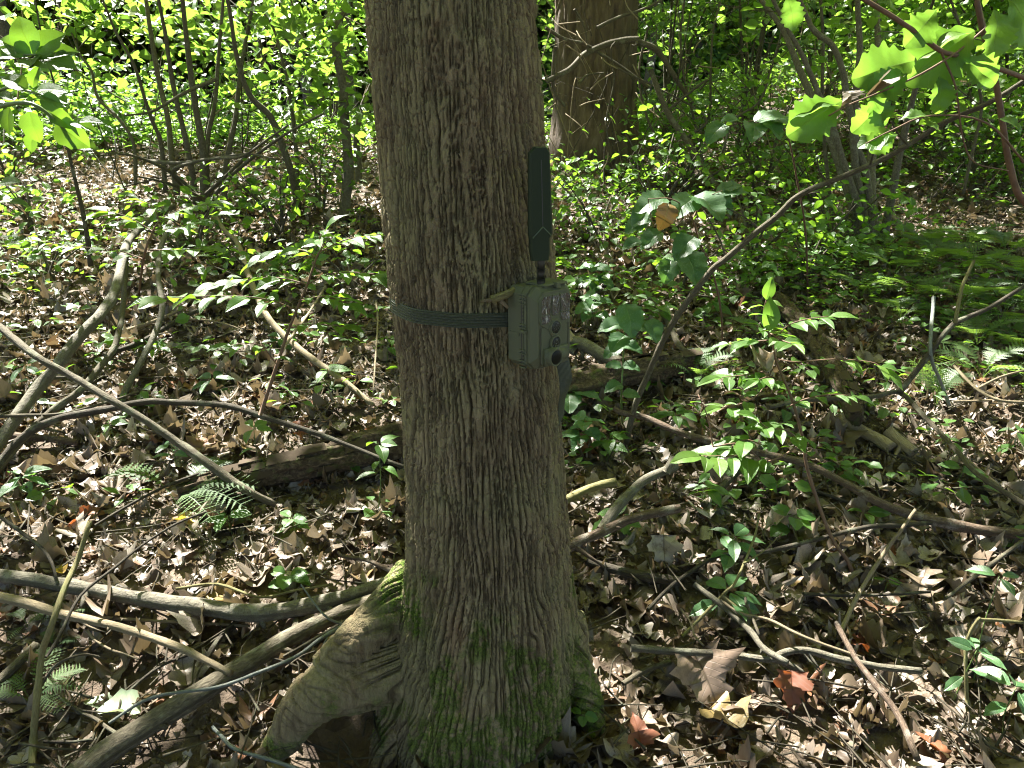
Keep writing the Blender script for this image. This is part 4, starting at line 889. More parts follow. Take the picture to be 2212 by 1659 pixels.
lone_leaf('dead_leaf', 'red-brown leaf propped on the sunlit twig right of the level branch', 1850, 1385, 70, 'beech', MT['rust'], 80, (.5, .2), .04, 15, curl=1.)
lone_leaf('dead_leaf', 'rusty lobed leaf leaning against the rotten log left of the large tree', 650, 925, 52, 'oak', MT['rust'], 10, (1.1, .1), .05, 10)
lone_leaf('dead_leaf', 'broad grey leaf lying flat beside the dark curved branch at left', 180, 1010, 80, 'round', MT['litter'], 60, (.1, .1), .03, 11)
# ================================================================== GREEN PLANTS
def leaf_meshes(kinds, mat, k=8, **kw):
    out = []
    for i, kd in enumerate(kinds):
        v, f, u = leaf_tpl(kd, k, i+1, kw.get('curl', .22)+.14*i, kw.get('cup', 0), kw.get('fold', .22)+.12*(i % 2), kw.get('wave', .25)); out.append((v, f, u))
    return out, [mk_mesh('leaf', v, f, mat, u, {'rnd': np.zeros(len(v))}) for v, f, u in out]
LS = {k: leaf_meshes(*a, **b) for k, a, b in (
    ('spice', (['ovate', 'ellip', 'ovate'], MT['leaf_near']), {}), ('spicelight', (['ovate', 'ellip', 'ovate'], MT['leaf_light']), {}),
    ('vib', (['serrate', 'serrate'], MT['leaf_blue'], 10), dict(curl=.3, wave=.5)), ('round', (['round', 'ovate'], MT['leaf_near']), {}),
    ('bluebroad', (['ellip', 'ovate'], MT['leaf_blue']), {}), ('oak', (['roundoak', 'roundoak'], MT['leaf_light'], 10), dict(curl=.35, wave=.5, fold=.15)), ('gold', (['serrate'], MT['leaf_gold']), dict(curl=1., wave=1.2)))}
def leaf_frame(d, up, roll=0.):
    y = d/np.linalg.norm(d); x = np.cross(y, up); x /= np.linalg.norm(x)+1e-9; z = np.cross(x, y)
    c_, s_ = math.cos(roll), math.sin(roll); return np.stack([x*c_-z*s_, y, x*s_+z*c_], 1)
def spray_frames(w_, n, L, rs, droop=.15, start=.25, spread=1.0, tip=True, jit=.3):
    """alternate leaves along a line, lying roughly in a level plane; returns list of (pos, R, size)"""
    c_ = catmull(w_, 24) if len(w_) > 2 else catmull(w_, 24); out = []
    for i in range(n):
        t = start+(1-start)*(i+.5)/n; q = min(len(c_)-2, int(t*(len(c_)-1))); T = c_[q+1]-c_[q]; T = T/(np.linalg.norm(T)+1e-9)
        if abs(T[2]) > .8: sd_ = np.array([math.cos(i*2.4), math.sin(i*2.4), 0]); fw = 0
        else: sd_ = np.cross(T, [0, 0, 1]); sd_ /= np.linalg.norm(sd_); fw = .65
        sd_ = sd_*(1 if i % 2 else -1) if fw else sd_
        d_ = sd_*spread+T*fw+rs.uniform(-jit, jit, 3)*.6; d_[2] = d_[2]*.4-droop*rs.uniform(.2, 1.6)
        d_ /= np.linalg.norm(d_); up = np.array([rs.uniform(-.3, .3), rs.uniform(-.45, .15), 1.])
        out.append((c_[q]+d_*L*.06, leaf_frame(d_, up, rs.uniform(-.3, .3)), L*rs.uniform(.65, 1.1)))
    if tip:
        T = c_[-1]-c_[-3]; d_ = T/np.linalg.norm(T); d_[2] -= droop; out.append((c_[-1], leaf_frame(d_, np.array([.1, -.2, 1.])), L))
    return out
def stalks(mb, fr, r=.0008):
    for p, R, s_ in fr:
        pass
def plant(name, label, cat, stems, leaves, style, mat_stem, join=False, group=None, base=None):
    """stems: list of (points, r0, r1); leaves: frames"""
    base = stems[0][0][0] if base is None else base
    o = thing(name, label, cat, base, group); tps, ms = LS[style]
    for k, (pts, r0, r1) in enumerate(stems):
        mb = MB(); add_tube(mb, pts, [r0, r1], 6, 0 if len(pts) > 2 else 4, .1, k, r=random.random()); part('stem' if k == 0 else 'twig', mb.mesh('stem' if k == 0 else 'twig', mat_stem), o)
    if join:
        pos = np.array([q[0] for q in leaves]); R = np.array([q[1] for q in leaves]); s_ = np.array([q[2] for q in leaves])
        V, f, U, rn = scatter(tps, np.random.RandomState(1).randint(0, len(tps), len(pos)), pos, R, s_, np.random.RandomState(2).rand(len(pos)))
        part('foliage', mk_mesh('foliage', V, f, ms[0].materials[0], U, {'rnd': rn}), o, kind='stuff')
    else:
        for i, (p, R, s_) in enumerate(leaves):
            q = part('leaf', ms[i % len(ms)], o, True); q.matrix_basis = mat4(R, p-np.array(base), s_)
    return o
def pxline(pts): return np.array([P(a, b, y) for a, b, y in pts])
def px2m(px, p): return px/F*depth(np.asarray(p))

# --- the sunlit spicebush-like seedling tree in the right half
def lit_bush():
    rs = np.random.RandomState(3)
    b = G(1880, 1378, -.02)
    stem = [b, P(1859, 1295, 1.66), P(1834, 1217, 1.68), P(1793, 1155, 1.72), P(1745, 1017, 1.78), P(1734, 947, 1.8), P(1711, 864, 1.82), P(1679, 785, 1.85), P(1668, 740, 1.87), P(1650, 690, 1.88), P(1655, 652, 1.88)]
    br = [([(1665, 745, 1.87), (1700, 705, 1.84), (1740, 690, 1.82), (1790, 683, 1.80)], 9, 58), ([(1660, 735, 1.87), (1620, 738, 1.9), (1575, 742, 1.92)], 7, 52), ([(1660, 700, 1.88), (1650, 672, 1.88), (1655, 648, 1.88)], 6, 50), ([(1655, 715, 1.87), (1690, 735, 1.8), (1710, 742, 1.76)], 6, 48),
          ([(1672, 775, 1.86), (1720, 782, 1.84), (1800, 776, 1.82), (1880, 782, 1.80), (1905, 795, 1.78)], 7, 62), ([(1672, 790, 1.86), (1640, 850, 1.84), (1590, 876, 1.82), (1560, 880, 1.8)], 6, 56), ([(1660, 800, 1.86), (1610, 810, 1.84), (1560, 815, 1.82)], 5, 60),
          ([(1735, 960, 1.8), (1700, 930, 1.76), (1660, 925, 1.73), (1640, 910, 1.72)], 6, 60), ([(1650, 1000, 1.72), (1620, 985, 1.70), (1560, 985, 1.68), (1515, 985, 1.66)], 9, 74), ([(1645, 960, 1.72), (1610, 950, 1.72), (1580, 965, 1.70)], 6, 70), ([(1700, 880, 1.82), (1740, 862, 1.80), (1800, 852, 1.78), (1850, 858, 1.77)], 9, 48), ([(1690, 830, 1.84), (1660, 815, 1.82), (1640, 820, 1.8)], 4, 48), ([(1540, 965, 1.7), (1530, 905, 1.72), (1508, 852, 1.75)], 0, 20)]
    stems = [(np.array(stem), .0062, .0022)]; lv = []
    for pts, n, Lp in br:
        w_ = pxline(pts); stems.append((w_, .0022, .0011))
        if n: lv += spray_frames(w_, n, px2m(Lp, w_[0]), rs, .12, .15)
    stems.append((pxline([(1735, 955, 1.8), (1690, 985, 1.76), (1650, 1000, 1.72)]), .003, .0022)); stems.append((pxline([(1650, 1000, 1.72), (1600, 960, 1.7), (1540, 965, 1.7)]), .0025, .002))
    p = P(1665, 692, 1.84); lv.append((p-np.array([0, 0, .03]), leaf_frame(np.array([0, .1, 1.]), np.array([0, -1., .1])), px2m(75, p)))
    plant('spicebush_seedling', 'slender sunlit bush with bright thin twigs and leaves in the middle of the right half', 'bush', stems, lv, 'spicelight', MT['stem_brown'], base=b)
    o = lone_leaf('dead_leaf', 'crumpled pinkish dead leaf caught in the sunlit bush', 1656, 770, 68, 'maple', MT['litter'], 150, (1.3, .3), 0, 5, 1.2, 2., 1.8, Y=1.84)
lit_bush()
# --- arrowwood-like plant beside the camera, and the taller one behind it
def viburnums():
    rs = np.random.RandomState(5)
    b = G(1345, 925, -.02); st = [b, P(1342, 860, 2.2), P(1346, 780, 2.2), P(1350, 700, 2.18), P(1352, 655, 2.17)]; stems = [(np.array(st), .0035, .0018)]; lv = []
    for (x_, y_, L, dx) in [(1352, 655, 78, (.2, -.6, -.9)), (1350, 700, 62, (-1, -.2, -.1)), (1350, 700, 60, (1, -.2, -.1)), (1400, 690, 55, (.5, -.5, -.9)), (1345, 745, 50, (-1, -.3, -.5)), (1345, 745, 46, (1, -.3, -.2)), (1350, 722, 58, (-.6, -.7, -.4)), (1345, 790, 40, (1, -.1, -.1)), (1343, 790, 36, (-1, -.1, .1)), (1344, 830, 44, (-1, -.4, -.2)), (1344, 850, 40, (1, -.3, 0))]:
        p = P(x_, y_, 2.17); lv.append((p, leaf_frame(np.array(dx, float), np.array([0, -.4, 1.])), px2m(L, p)))
    plant('leafy_seedling', 'upright seedling with broad toothed leaves just right of the trail camera', 'plant', stems, lv, 'vib', MT['stem_green'], base=b)
    b = G(1560, 760, -.02); st = [b, P(1558, 680, 2.6), P(1540, 590, 2.5), P(1510, 520, 2.4), P(1490, 460, 2.3), P(1450, 430, 2.25), P(1400, 430, 2.2)]; stems = [(np.array(st), .004, .0014)]; lv = []
    for (x_, y_, L, dx) in [(1440, 425, 80, (-1, -.4, -.3)), (1500, 420, 95, (.5, -.8, -.35)), (1545, 415, 70, (1, -.2, .1)), (1420, 440, 75, (-.8, -.3, -.55)), (1500, 425, 80, (-.6, -.6, -.35)), (1540, 420, 60, (.8, -.4, -.6)), (1400, 470, 60, (-1, -.3, -.5)), (1500, 510, 70, (-.7, -.5, -.6)), (1480, 540, 90, (.2, -.7, -.6)), (1430, 500, 60, (-.9, -.2, -.6)), (1450, 560, 60, (-.3, -.6, -.7)), (1385, 520, 45, (-1, -.2, -.3)), (1560, 410, 46, (.9, .1, .3))]:
        p = P(x_, y_, 2.3); lv.append((p, leaf_frame(np.array(dx, float), np.array([.1, -.5, 1.])), px2m(L, p)))
    stems += [(pxline([(1490, 460, 2.3), (1530, 425, 2.28), (1560, 412, 2.27)]), .0018, .001), (pxline([(1510, 520, 2.4), (1490, 535, 2.35), (1450, 555, 2.32)]), .0018, .001), (pxline([(1400, 430, 2.2), (1410, 480, 2.2), (1430, 500, 2.25)]), .0014, .001)]
    o = plant('leafy_sapling', 'sapling with large drooping blue-green toothed leaves right of the antenna', 'sapling', stems, lv, 'vib', MT['stem_brown'], base=b)
    p = P(1446, 438, 2.18); q = part('gold_leaf', LS['gold'][1][0], o, True, label='withered golden brown leaf'); q.matrix_basis = mat4(leaf_frame(np.array([-.25, -.2, -1.]), np.array([0, -1., 0])), p-b, px2m(60, p))
    # four round leaves hanging higher up
    b = G(1745, 640, 0); st = [b, P(1740, 500, 3.3), P(1720, 380, 3.0), P(1700, 290, 2.8), P(1670, 262, 2.7), P(1620, 262, 2.65), P(1560, 275, 2.6)]; lv = []
    for (x_, y_, L, dx) in [(1565, 266, 62, (-.8, -.5, -.7)), (1600, 262, 48, (-.8, -.3, .1)), (1625, 262, 72, (1, -.3, .25)), (1630, 264, 66, (-.2, -.7, -.4)), (1660, 255, 60, (1, -.3, -.2)), (1650, 262, 60, (.5, -.8, -.5))]:
        p = P(x_, y_, 2.65); lv.append((p, leaf_frame(np.array(dx, float), np.array([.1, -.5, 1.])), px2m(L, p)))
    plant('leafy_sapling', 'thin sapling holding a row of scalloped green leaves left of the big bright oak leaves', 'sapling', [(np.array(st), .005, .0014)], lv, 'vib', MT['stem_brown'], base=b)
viburnums()
# --- bright backlit oak leaves at upper right with their twigs
def oak_sprig():
    b = np.array([2.05, 1.9, 1.42])
    br1 = pxline([(2320, 215, 1.75), (2212, 168, 1.6), (2080, 124, 1.42), (2032, 110, 1.38), (1988, 77, 1.36), (1934, 40, 1.34), (1868, 0, 1.32), (1800, -40, 1.3)])
    br2 = pxline([(2032, 112, 1.38), (2060, 175, 1.38), (2069, 219, 1.38), (2080, 299, 1.4), (2105, 351, 1.42), (2178, 369, 1.45)])
    br3 = pxline([(2130, 60, 1.45), (2070, 110, 1.4), (1990, 160, 1.34), (1900, 200, 1.3), (1830, 228, 1.27), (1790, 250, 1.25)])
    br4 = pxline([(2212, 350, 1.5), (2130, 265, 1.42), (2010, 250, 1.36), (1930, 280, 1.32), (1870, 310, 1.3)])
    st = pxline([(2260, 470, 1.7), (2212, 435, 1.68), (2193, 402, 1.67), (2175, 329, 1.66), (2164, 256, 1.65), (2145, 146, 1.64), (2120, 55, 1.62), (2100, -60, 1.6)])
    stems = [(st, .0085, .005), (br1, .005, .0035), (br2, .0022, .0012), (br3, .0022, .0012), (br4, .0022, .001)]
    lv = []
    for (x_, y_, Y, L, dx, up) in [(1822, 215, 1.27, 165, (-.80, -.1, -.48), (-.25, -1, .25)), (1815, 225, 1.26, 130, (-.95, .1, -.12), (.1, -.35, 1)), (1985, 128, 1.33, 175, (-1, -.1, -.25), (0, -1, .3)), (1960, 150, 1.32, 120, (-.8, -.2, -.6), (-.2, -1, .2)), (2110, 62, 1.42, 215, (-.82, -.1, -.57), (-.3, -1, .3)), (2100, 66, 1.4, 150, (-.75, .2, -.3), (.1, -.4, 1)),
                                   (2025, 20, 1.36, 120, (-.6, -.2, -.7), (-.1, -1, .2)), (2150, 20, 1.45, 130, (.2, -.1, -.9), (.1, -1, .1)), (2180, -10, 1.5, 160, (.4, -.1, -.5), (0, -1, .2)), (1940, 288, 1.32, 105, (-1, -.1, -.22), (0, -.8, .7)), (1935, 292, 1.32, 75, (-.8, -.1, -.5), (0, -1, .2)), (2010, 252, 1.36, 70, (-.9, .1, .1), (.1, -.5, 1)), (1990, 262, 1.35, 60, (.9, -.2, -.3), (.1, -.5, 1)), (2030, 165, 1.38, 95, (.2, -.1, -.95), (0, -1, .1)), (1880, 205, 1.29, 95, (.5, -.1, -.7), (0, -1, .1)), (2160, 255, 1.5, 70, (.7, -.2, -.3), (0, -.6, 1)), (2180, 60, 1.52, 120, (.8, -.2, .3), (0, -1, .4)), (2075, 128, 1.4, 120, (.7, -.2, -.4), (0, -1, .2)), (1700, -10, 2.2, 90, (.3, -.1, -.8), (0, -1, .2)), (1915, 215, 1.3, 110, (-.5, 0, -.6), (0, -1, .1))]:
        p = P(x_, y_, Y); lv.append((p, leaf_frame(np.array(dx, float), np.array(up, float)), px2m(L*.8, p)))
    o = plant('oak_sapling', 'oak sapling at the upper right with big bright lobed leaves lit from behind', 'sapling', stems, lv, 'oak', MT['stem_brown'], base=st[0])
    for (x_, y_, L, dx) in [(1822, 198, 38, (.1, -.1, -1)), (1905, 172, 42, (-.5, -.2, -.7))]:
        p = P(x_, y_, 1.28); q = part('withered_leaf', LITTER_MESH[0], o, True, label='curled dead brown leaf'); q.matrix_basis = mat4(leaf_frame(np.array(dx, float), np.array([0, -1., .2])), p-st[0], px2m(L*.8, p))
v_, f_, u_ = leaf_tpl('serrate', 9, 4, 1.6, 4., 0, 2.); LITTER_MESH = [mk_mesh('withered_leaf', v_, f_, MT['litter'], u_, {'rnd': np.full(len(v_), .02)})]
oak_sprig()
# --- branch reaching in at the upper left, close to the lens
def near_left():
    rs = np.random.RandomState(8)
    st = pxline([(-260, 420, 1.25), (-160, 330, 1.2), (-80, 260, 1.12), (0, 230, 1.05), (70, 225, 1.03), (130, 270, 1.04), (180, 320, 1.05)])
    b2 = pxline([(-160, 330, 1.2), (-90, 180, 1.1), (0, 130, 1.0), (50, 120, .98), (78, 118, .97)])
    b3 = pxline([(-80, 260, 1.12), (0, 195, 1.05), (50, 195, 1.03), (90, 205, 1.02)])
    lv = []
    for (x_, y_, Y, L, dx, up) in [(72, 120, .98, 85, (-.3, .1, .95), (0, -1, .3)), (72, 120, .98, 92, (.95, .1, .18), (0, -1, .7)), (70, 118, .98, 84, (.75, .1, .5), (0, -1, .5)), (68, 120, .98, 88, (-.9, .1, .45), (0, -1, .5)), (76, 122, .98, 95, (.95, -.2, -.2), (0, -.8, 1)), (60, 122, .98, 90, (-1, -.2, .05), (0, -.8, 1)), (70, 125, .98, 60, (.2, -.5, -.15), (0, -.9, 1)),
                                   (75, 195, 1.03, 66, (1, 0, .1), (0, -.6, 1)), (60, 192, 1.03, 58, (-.7, 0, .35), (0, -.8, 1)), (70, 190, 1.03, 52, (.3, .1, .8), (0, -1, .3)), (80, 198, 1.03, 70, (.9, -.1, -.25), (0, -.6, 1)), (30, 215, 1.05, 60, (-.8, .1, .2), (0, -.7, 1)), (90, 205, 1.02, 50, (.6, 0, -.5), (0, -1, .4)),
                                   (20, 232, 1.05, 62, (-.3, 0, -.9), (0, -1, .1)), (62, 240, 1.04, 66, (.1, 0, -1), (0, -1, .1)), (100, 238, 1.04, 70, (.7, 0, -.45), (0, -.8, .6)), (120, 265, 1.04, 80, (.75, 0, -.6), (0, -.9, .4)), (150, 262, 1.04, 60, (1, 0, -.3), (0, -.7, 1)), (150, 300, 1.05, 58, (1, 0, -.35), (0, -.7, 1)), (170, 262, 1.04, 50, (1, .1, .05), (0, -.6, 1)), (70, 290, 1.05, 40, (-.3, 0, -.9), (0, -1, .1)), (-10, 250, 1.06, 60, (-.9, 0, -.2), (0, -.7, 1)), (0, 160, 1.03, 50, (-.8, 0, -.3), (0, -.7, 1)), (20, 435, 1.3, 40, (.9, 0, -.1), (0, -.6, 1)), (0, 395, 1.25, 44, (.9, 0, .1), (0, -.6, 1))]:
        p = P(x_, y_, Y); lv.append((p, leaf_frame(np.array(dx, float), np.array(up, float)), px2m(L, p)))
    o = plant('leafy_branch', 'leafy branch very near at the upper left, top leaves glowing and lower ones dark', 'branch', [(st, .005, .0015), (b2, .003, .0012), (b3, .0025, .0012)], lv, 'round', MT['stem_green'], base=st[0])
    for c in o.children:
        if c.name.startswith('leaf'):
            pass
near_left()
# --- layered viburnum sprays left of the trunk
def left_bush():
    rs = np.random.RandomState(12)
    b = P(562, 897, 1.98); st = [b, P(598, 790, 2.02), P(625, 708, 2.04), P(664, 614, 2.06), P(684, 556, 2.08), P(700, 530, 2.08)]; stems = [(np.array(st), .006, .002)]; lv = []
    for pts, n, L in [([(684, 556, 2.08), (650, 540, 2.1), (600, 545, 2.12), (560, 560, 2.13)], 10, 63), ([(690, 545, 2.08), (740, 520, 2.1), (790, 510, 2.12), (835, 505, 2.13)], 10, 67), ([(664, 614, 2.06), (600, 600, 2.08), (530, 605, 2.1), (470, 615, 2.12)], 11, 61), ([(664, 614, 2.06), (720, 590, 2.05), (790, 590, 2.04), (840, 600, 2.04)], 10, 61), ([(640, 670, 2.05), (590, 650, 2.02), (520, 640, 2.), (440, 640, 1.98), (345, 645, 1.96)], 13, 70), ([(700, 530, 2.08), (690, 515, 2.08), (700, 500, 2.08)], 6, 63), ([(645, 650, 2.05), (700, 640, 2.02), (750, 655, 2.)], 8, 53), ([(625, 708, 2.04), (680, 700, 2.), (740, 705, 1.98)], 6, 51), ([(600, 790, 2.02), (560, 745, 2.0), (500, 745, 1.98)], 6, 53)]:
        w_ = pxline(pts); stems.append((w_, .0024, .001)); lv += spray_frames(w_, n, px2m(L, w_[0]), rs, .1, .12)
    plant('leafy_bush', 'low bush of level leafy sprays close left of the large tree at camera height', 'bush', stems, lv, 'spice', MT['stem_brown'], base=b)
    b = G(300, 640, -.02); st = [b, P(310, 560, 2.7), P(330, 500, 2.65), P(350, 470, 2.6)]; stems = [(np.array(st), .006, .002)]; lv = []
    for pts, n, L in [([(330, 500, 2.65), (280, 470, 2.65), (230, 455, 2.66)], 9, 51), ([(350, 470, 2.6), (400, 450, 2.6), (450, 440, 2.6)], 9, 53), ([(330, 500, 2.65), (390, 490, 2.6), (450, 470, 2.6)], 10, 56), ([(310, 560, 2.7), (250, 540, 2.7), (160, 532, 2.7), (90, 520, 2.7)], 12, 53), ([(320, 540, 2.6), (380, 540, 2.55), (440, 535, 2.5)], 9, 53), ([(345, 480, 2.6), (330, 445, 2.6), (300, 430, 2.6)], 7, 51)]:
        w_ = pxline(pts); stems.append((w_, .0024, .001)); lv += spray_frames(w_, n, px2m(L, w_[0]), rs, .1, .12)
    plant('leafy_bush', 'wider leafy bush in front of the shrub clump at the left', 'bush', stems, lv, 'spice', MT['stem_brown'], base=b)
left_bush()
# --- hand-placed seedlings: base picture point, height, leaves, leaf length, style
SEED = [
    ('low seedling with five oval leaves at the lower right corner', 2054, 1530, .16, 5, 62, 'bluebroad'), ('seedling with long pointed leaves at the bottom right corner', 2166, 1600, .12, 6, 78, 'bluebroad'), ('small seedling with paired leaves above the corner seedlings at right', 2100, 1500, .28, 3, 55, 'bluebroad'),
    ('two-leaved sprout among oak leaves right of the pale leaning stick', 1909, 1290, .03, 2, 40, 'round'), ('three-leaved sprout at the right root of the large tree', 1268, 1590, .05, 3, 34, 'round'),
    ('dark glossy seedling left of the smooth grey branch end, near the large tree', 640, 1285, .05, 6, 52, 'round'), ('small seedling below the fern at left', 505, 1165, .05, 5, 46, 'round'), ('seedling with notched leaves left of the large tree foot', 640, 1160, .04, 7, 42, 'round'), ('single dark leaf sprout under the smooth grey branch', 480, 1345, .03, 2, 34, 'round'),
    ('tall thin seedling holding leaves over the rotten log at left', 815, 1120, .24, 8, 50, 'spice'), ('seedling leaning over the right end of the left rotten log', 760, 1040, .10, 7, 46, 'spice'), ('thin seedling crossing the long tan pole', 560, 1010, .14, 5, 44, 'spice'), ('leafy sprig beside the left end of the rotten log', 380, 1020, .08, 7, 44, 'bluebroad'), ('sprig with blue-green leaves at the left edge above the smooth grey branch', 55, 1080, .08, 8, 58, 'bluebroad'), ('seedling on the sunlit leaves below the dark curved branch at left', 250, 975, .08, 5, 40, 'spice'),
    ('seedling just under the top of the dark curved branch', 470, 860, .06, 6, 46, 'bluebroad'), ('seedling at the left edge between the leaning branches', 80, 860, .12, 6, 48, 'bluebroad'), ('pale seedling right of the leaning branches at left', 330, 780, .06, 6, 40, 'spice'), ('seedling crossing the second leaning branch at left', 210, 800, .1, 7, 46, 'spice'), ('leafy seedling left of the pale upright twig by the large tree', 700, 850, .08, 8, 44, 'spice'), ('seedling close to the large tree below the strap at left', 835, 790, .1, 7, 42, 'spice'), ('seedling behind the pale dead pole', 620, 760, .05, 6, 40, 'bluebroad'), ('seedling at the crossing of pole and curved branch', 310, 910, .05, 5, 50, 'spice'),
    ('seedling hanging over the left edge of the leaf litter', 20, 760, .1, 5, 40, 'spice'), ('tiny seedling left of the strap', 790, 700, .06, 6, 36, 'spice'), ('leafy seedling beside the forked branch at right', 1330, 1160, .06, 6, 52, 'round'), ('broad-leaved seedling right of the forked branch', 1590, 1230, .10, 8, 66, 'bluebroad'), ('dark round-leaved seedling left of the pale leaning stick', 1700, 1165, .07, 6, 50, 'round'), ('seedling with long bluish leaves under the lichen twig', 1540, 1350, .10, 6, 78, 'bluebroad'),
    ('seedling right of the large tree under the strap tail', 1255, 985, .12, 8, 52, 'vib'), ('toothed-leaf seedling below the strap tail', 1240, 905, .1, 5, 62, 'vib'), ('leafy seedling left of the forked branch tips', 1310, 1010, .08, 7, 50, 'spice'), ('spreading seedling behind the reddish winding branch', 1440, 960, .10, 7, 48, 'spice'), ('seedling between forked branch and sunlit bush', 1520, 1110, .08, 7, 52, 'spice'), ('seedling under the sunlit bush', 1620, 1080, .08, 7, 52, 'spice'), ('seedling right of the sunlit bush stem', 1800, 1050, .06, 6, 46, 'spice'),
    ('seedling in front of the pale wood chunks', 1700, 910, .08, 8, 52, 'bluebroad'), ('seedling left of the dark leaning trunk', 1620, 770, .12, 8, 48, 'spice'), ('seedling at the right edge above the corner seedlings', 2180, 1200, .05, 5, 46, 'round'), ('seedling at the right edge beside the bleached branch', 2190, 990, .08, 6, 52, 'spice'), ('seedling beside the fork of the slender branch at right', 2000, 720, .10, 7, 40, 'spice'), ('yellow-green sprout below the sunlit twigs', 1850, 1150, .05, 3, 50, 'spicelight'), ('dark seedling on the winding branch near the right edge', 2060, 1060, .06, 4, 46, 'round'),
    ('leafy seedling at the left end of the right rotten log', 1270, 720, .14, 8, 46, 'vib'), ('seedling between the camera and the arching sapling', 1290, 640, .12, 9, 44, 'vib'), ('seedling left of the arching sapling foot', 1420, 720, .12, 7, 46, 'spice'), ('seedling in front of the right rotten log', 1390, 860, .06, 6, 44, 'spice'), ('seedling behind the right rotten log', 1540, 700, .10, 9, 46, 'spice'), ('seedling under the yellow-brown withered leaf', 1420, 600, .10, 8, 42, 'spice'), ('single-stemmed seedling by the mossy short branch', 1500, 830, .08, 6, 40, 'spice'),
]
def seedlings():
    for i, (lab, px, py, hh, n, L, sty) in enumerate(SEED):
        rs = np.random.RandomState(100+i); b = G(px, py, -.01); lean = rs.uniform(-.35, .35, 2)
        top = b+np.array([lean[0]*hh, lean[1]*hh, hh+.02]); mid = (b+top)/2+np.array([rs.uniform(-.1, .1)*hh, 0, 0]); Lm = px2m(L, b); lv = []
        m = min(n, 3 if n < 5 else 4)
        for k in range(n):
            lvl = top if k < m else mid+(top-mid)*rs.uniform(0, .8); a = k*2.399+rs.uniform(-.4, .4); d_ = np.array([math.cos(a), math.sin(a), rs.uniform(-.35, .15)])
            lv.append((lvl+d_*Lm*.12, leaf_frame(d_, np.array([rs.uniform(-.3, .3), rs.uniform(-.5, .1), 1.]), rs.uniform(-.25, .25)), Lm*rs.uniform(.7, 1.08)))
        plant('seedling', lab, 'seedling', [(np.array([b, mid, top]), .0018, .001)], lv, sty, MT['stem_green'], base=b)
seedlings()

# --- ferns
def frond_tpl(n=15, seed=0, teeth=7):
    rs = np.random.RandomState(seed); V = []; f = []
    def curve(t): return np.array([0, t, .42*math.sin(t*1.9)*(1-.45*t)-.30*t*t])
    r = .006
    for t in np.linspace(0, 1, 9):
        c_ = curve(t); V += [c_+[r, 0, 0], c_-[r, 0, 0]]
    for i in range(8): f += [[2*i, 2*i+1, 2*i+3], [2*i, 2*i+3, 2*i+2]]
    for i in range(n):
        t = .16+.83*(i/n); ln = .30*math.sin(math.pi*min(1, (1-t)*1.15+.12))**.9*(1 if t > .3 else .8); c_ = curve(t)
        for sd_ in (-1, 1):
            d_ = np.array([sd_*1., .42, -.12+rs.uniform(-.12, .12)]); d_ /= np.linalg.norm(d_); wd = .034*(.6+.5*math.sin(math.pi*t)); q = np.array([0, 1, .1])
            b0 = len(V); V.append(c_)
            for k in range(1, teeth+1):
                s_ = k/teeth; c2 = c_+d_*ln*s_; ww = wd*(1-s_**1.6)+.002; V += [c2, c2+q*ww-d_*ln*.03, c2-q*ww-d_*ln*.03, c2+q*ww*.35+d_*.004, c2-q*ww*.35+d_*.004]
            prev = b0
            for k in range(teeth):
                a = b0+1+5*k; f += [[prev, a+1, a], [prev, a, a+2], [a, a+1, a+3], [a, a+4, a+2]]; prev = a
    return np.array(V), np.array(f)
FR = [frond_tpl(15, s_) for s_ in range(2)]+[frond_tpl(12, 5, 5)]
FM = [mk_mesh('frond', v, f, MT['fern'], np.stack([v[:, 0]+.5, v[:, 1]], 1), {'rnd': np.zeros(len(v))}, smooth=False) for v, f in FR]
def fern(label, px, py, L, n, yaws=None, el=.5, up=0., group=None, mat=None, sd=0):
    rs = np.random.RandomState(int(px+py)+sd); b = G(px, py, up); Lm = px2m(L, b); o = thing('fern', label, 'fern', b, group)
    for k in range(n):
        a = (yaws[k % len(yaws)]+rs.uniform(-.15, .15)) if yaws else k*2.399+rs.uniform(-.3, .3); e = el*rs.uniform(.6, 1.4)
        y = np.array([math.cos(a)*math.cos(e), math.sin(a)*math.cos(e), math.sin(e)]); q = part('frond', FM[(k+sd) % 3], o, True)
        q.matrix_basis = mat4(leaf_frame(y, np.array([rs.uniform(-.2, .2), 0, 1.])), np.zeros(3), Lm*rs.uniform(.75, 1.1))
    return o
R_ = math.radians
fern('pale sunlit fern lying in front of the left rotten log', 385, 1090, 165, 5, [R_(-12), R_(12), R_(160), R_(80), R_(-35)], .25, .03)
fern('small dark fern beside the yellow foot of the upright stick at the lower left', 70, 1520, 130, 6, [R_(20), R_(-15), R_(150), R_(60), R_(190), R_(100)], .3, .04)
fern('tiny fern under the crooked tan branch at the left', 150, 1330, 70, 5, None, .3, .03)
fern('tiny fern at the left edge between the two long branches', 60, 1355, 70, 4, None, .3, .03)
fern('tiny fern just right of the upright stick', 120, 1405, 60, 4, None, .4, .03)
fern('bright yellow-green fern beside the straight pale stick at right', 2020, 880, 120, 5, [R_(100), R_(70), R_(130), R_(90), R_(30)], .8, .02)
fern('blue-green fern between the right rotten log and the sunlit bush', 1500, 830, 120, 6, None, .45, .03)
fern('fern in front of the dark leaning trunk top', 1640, 740, 90, 6, None, .45, .03)
fern('fern at the right edge above the bleached branch', 2120, 820, 130, 7, None, .5, .03)
fern('fern below the shrub clump at left', 480, 575, 70, 6, None, .5, .02)
fern('fern left of the leaning branches in the upper left litter', 60, 560, 80, 6, None, .5, .02)
fern('fern left of the paired leaning branches', 370, 540, 75, 6, None, .5, .02)
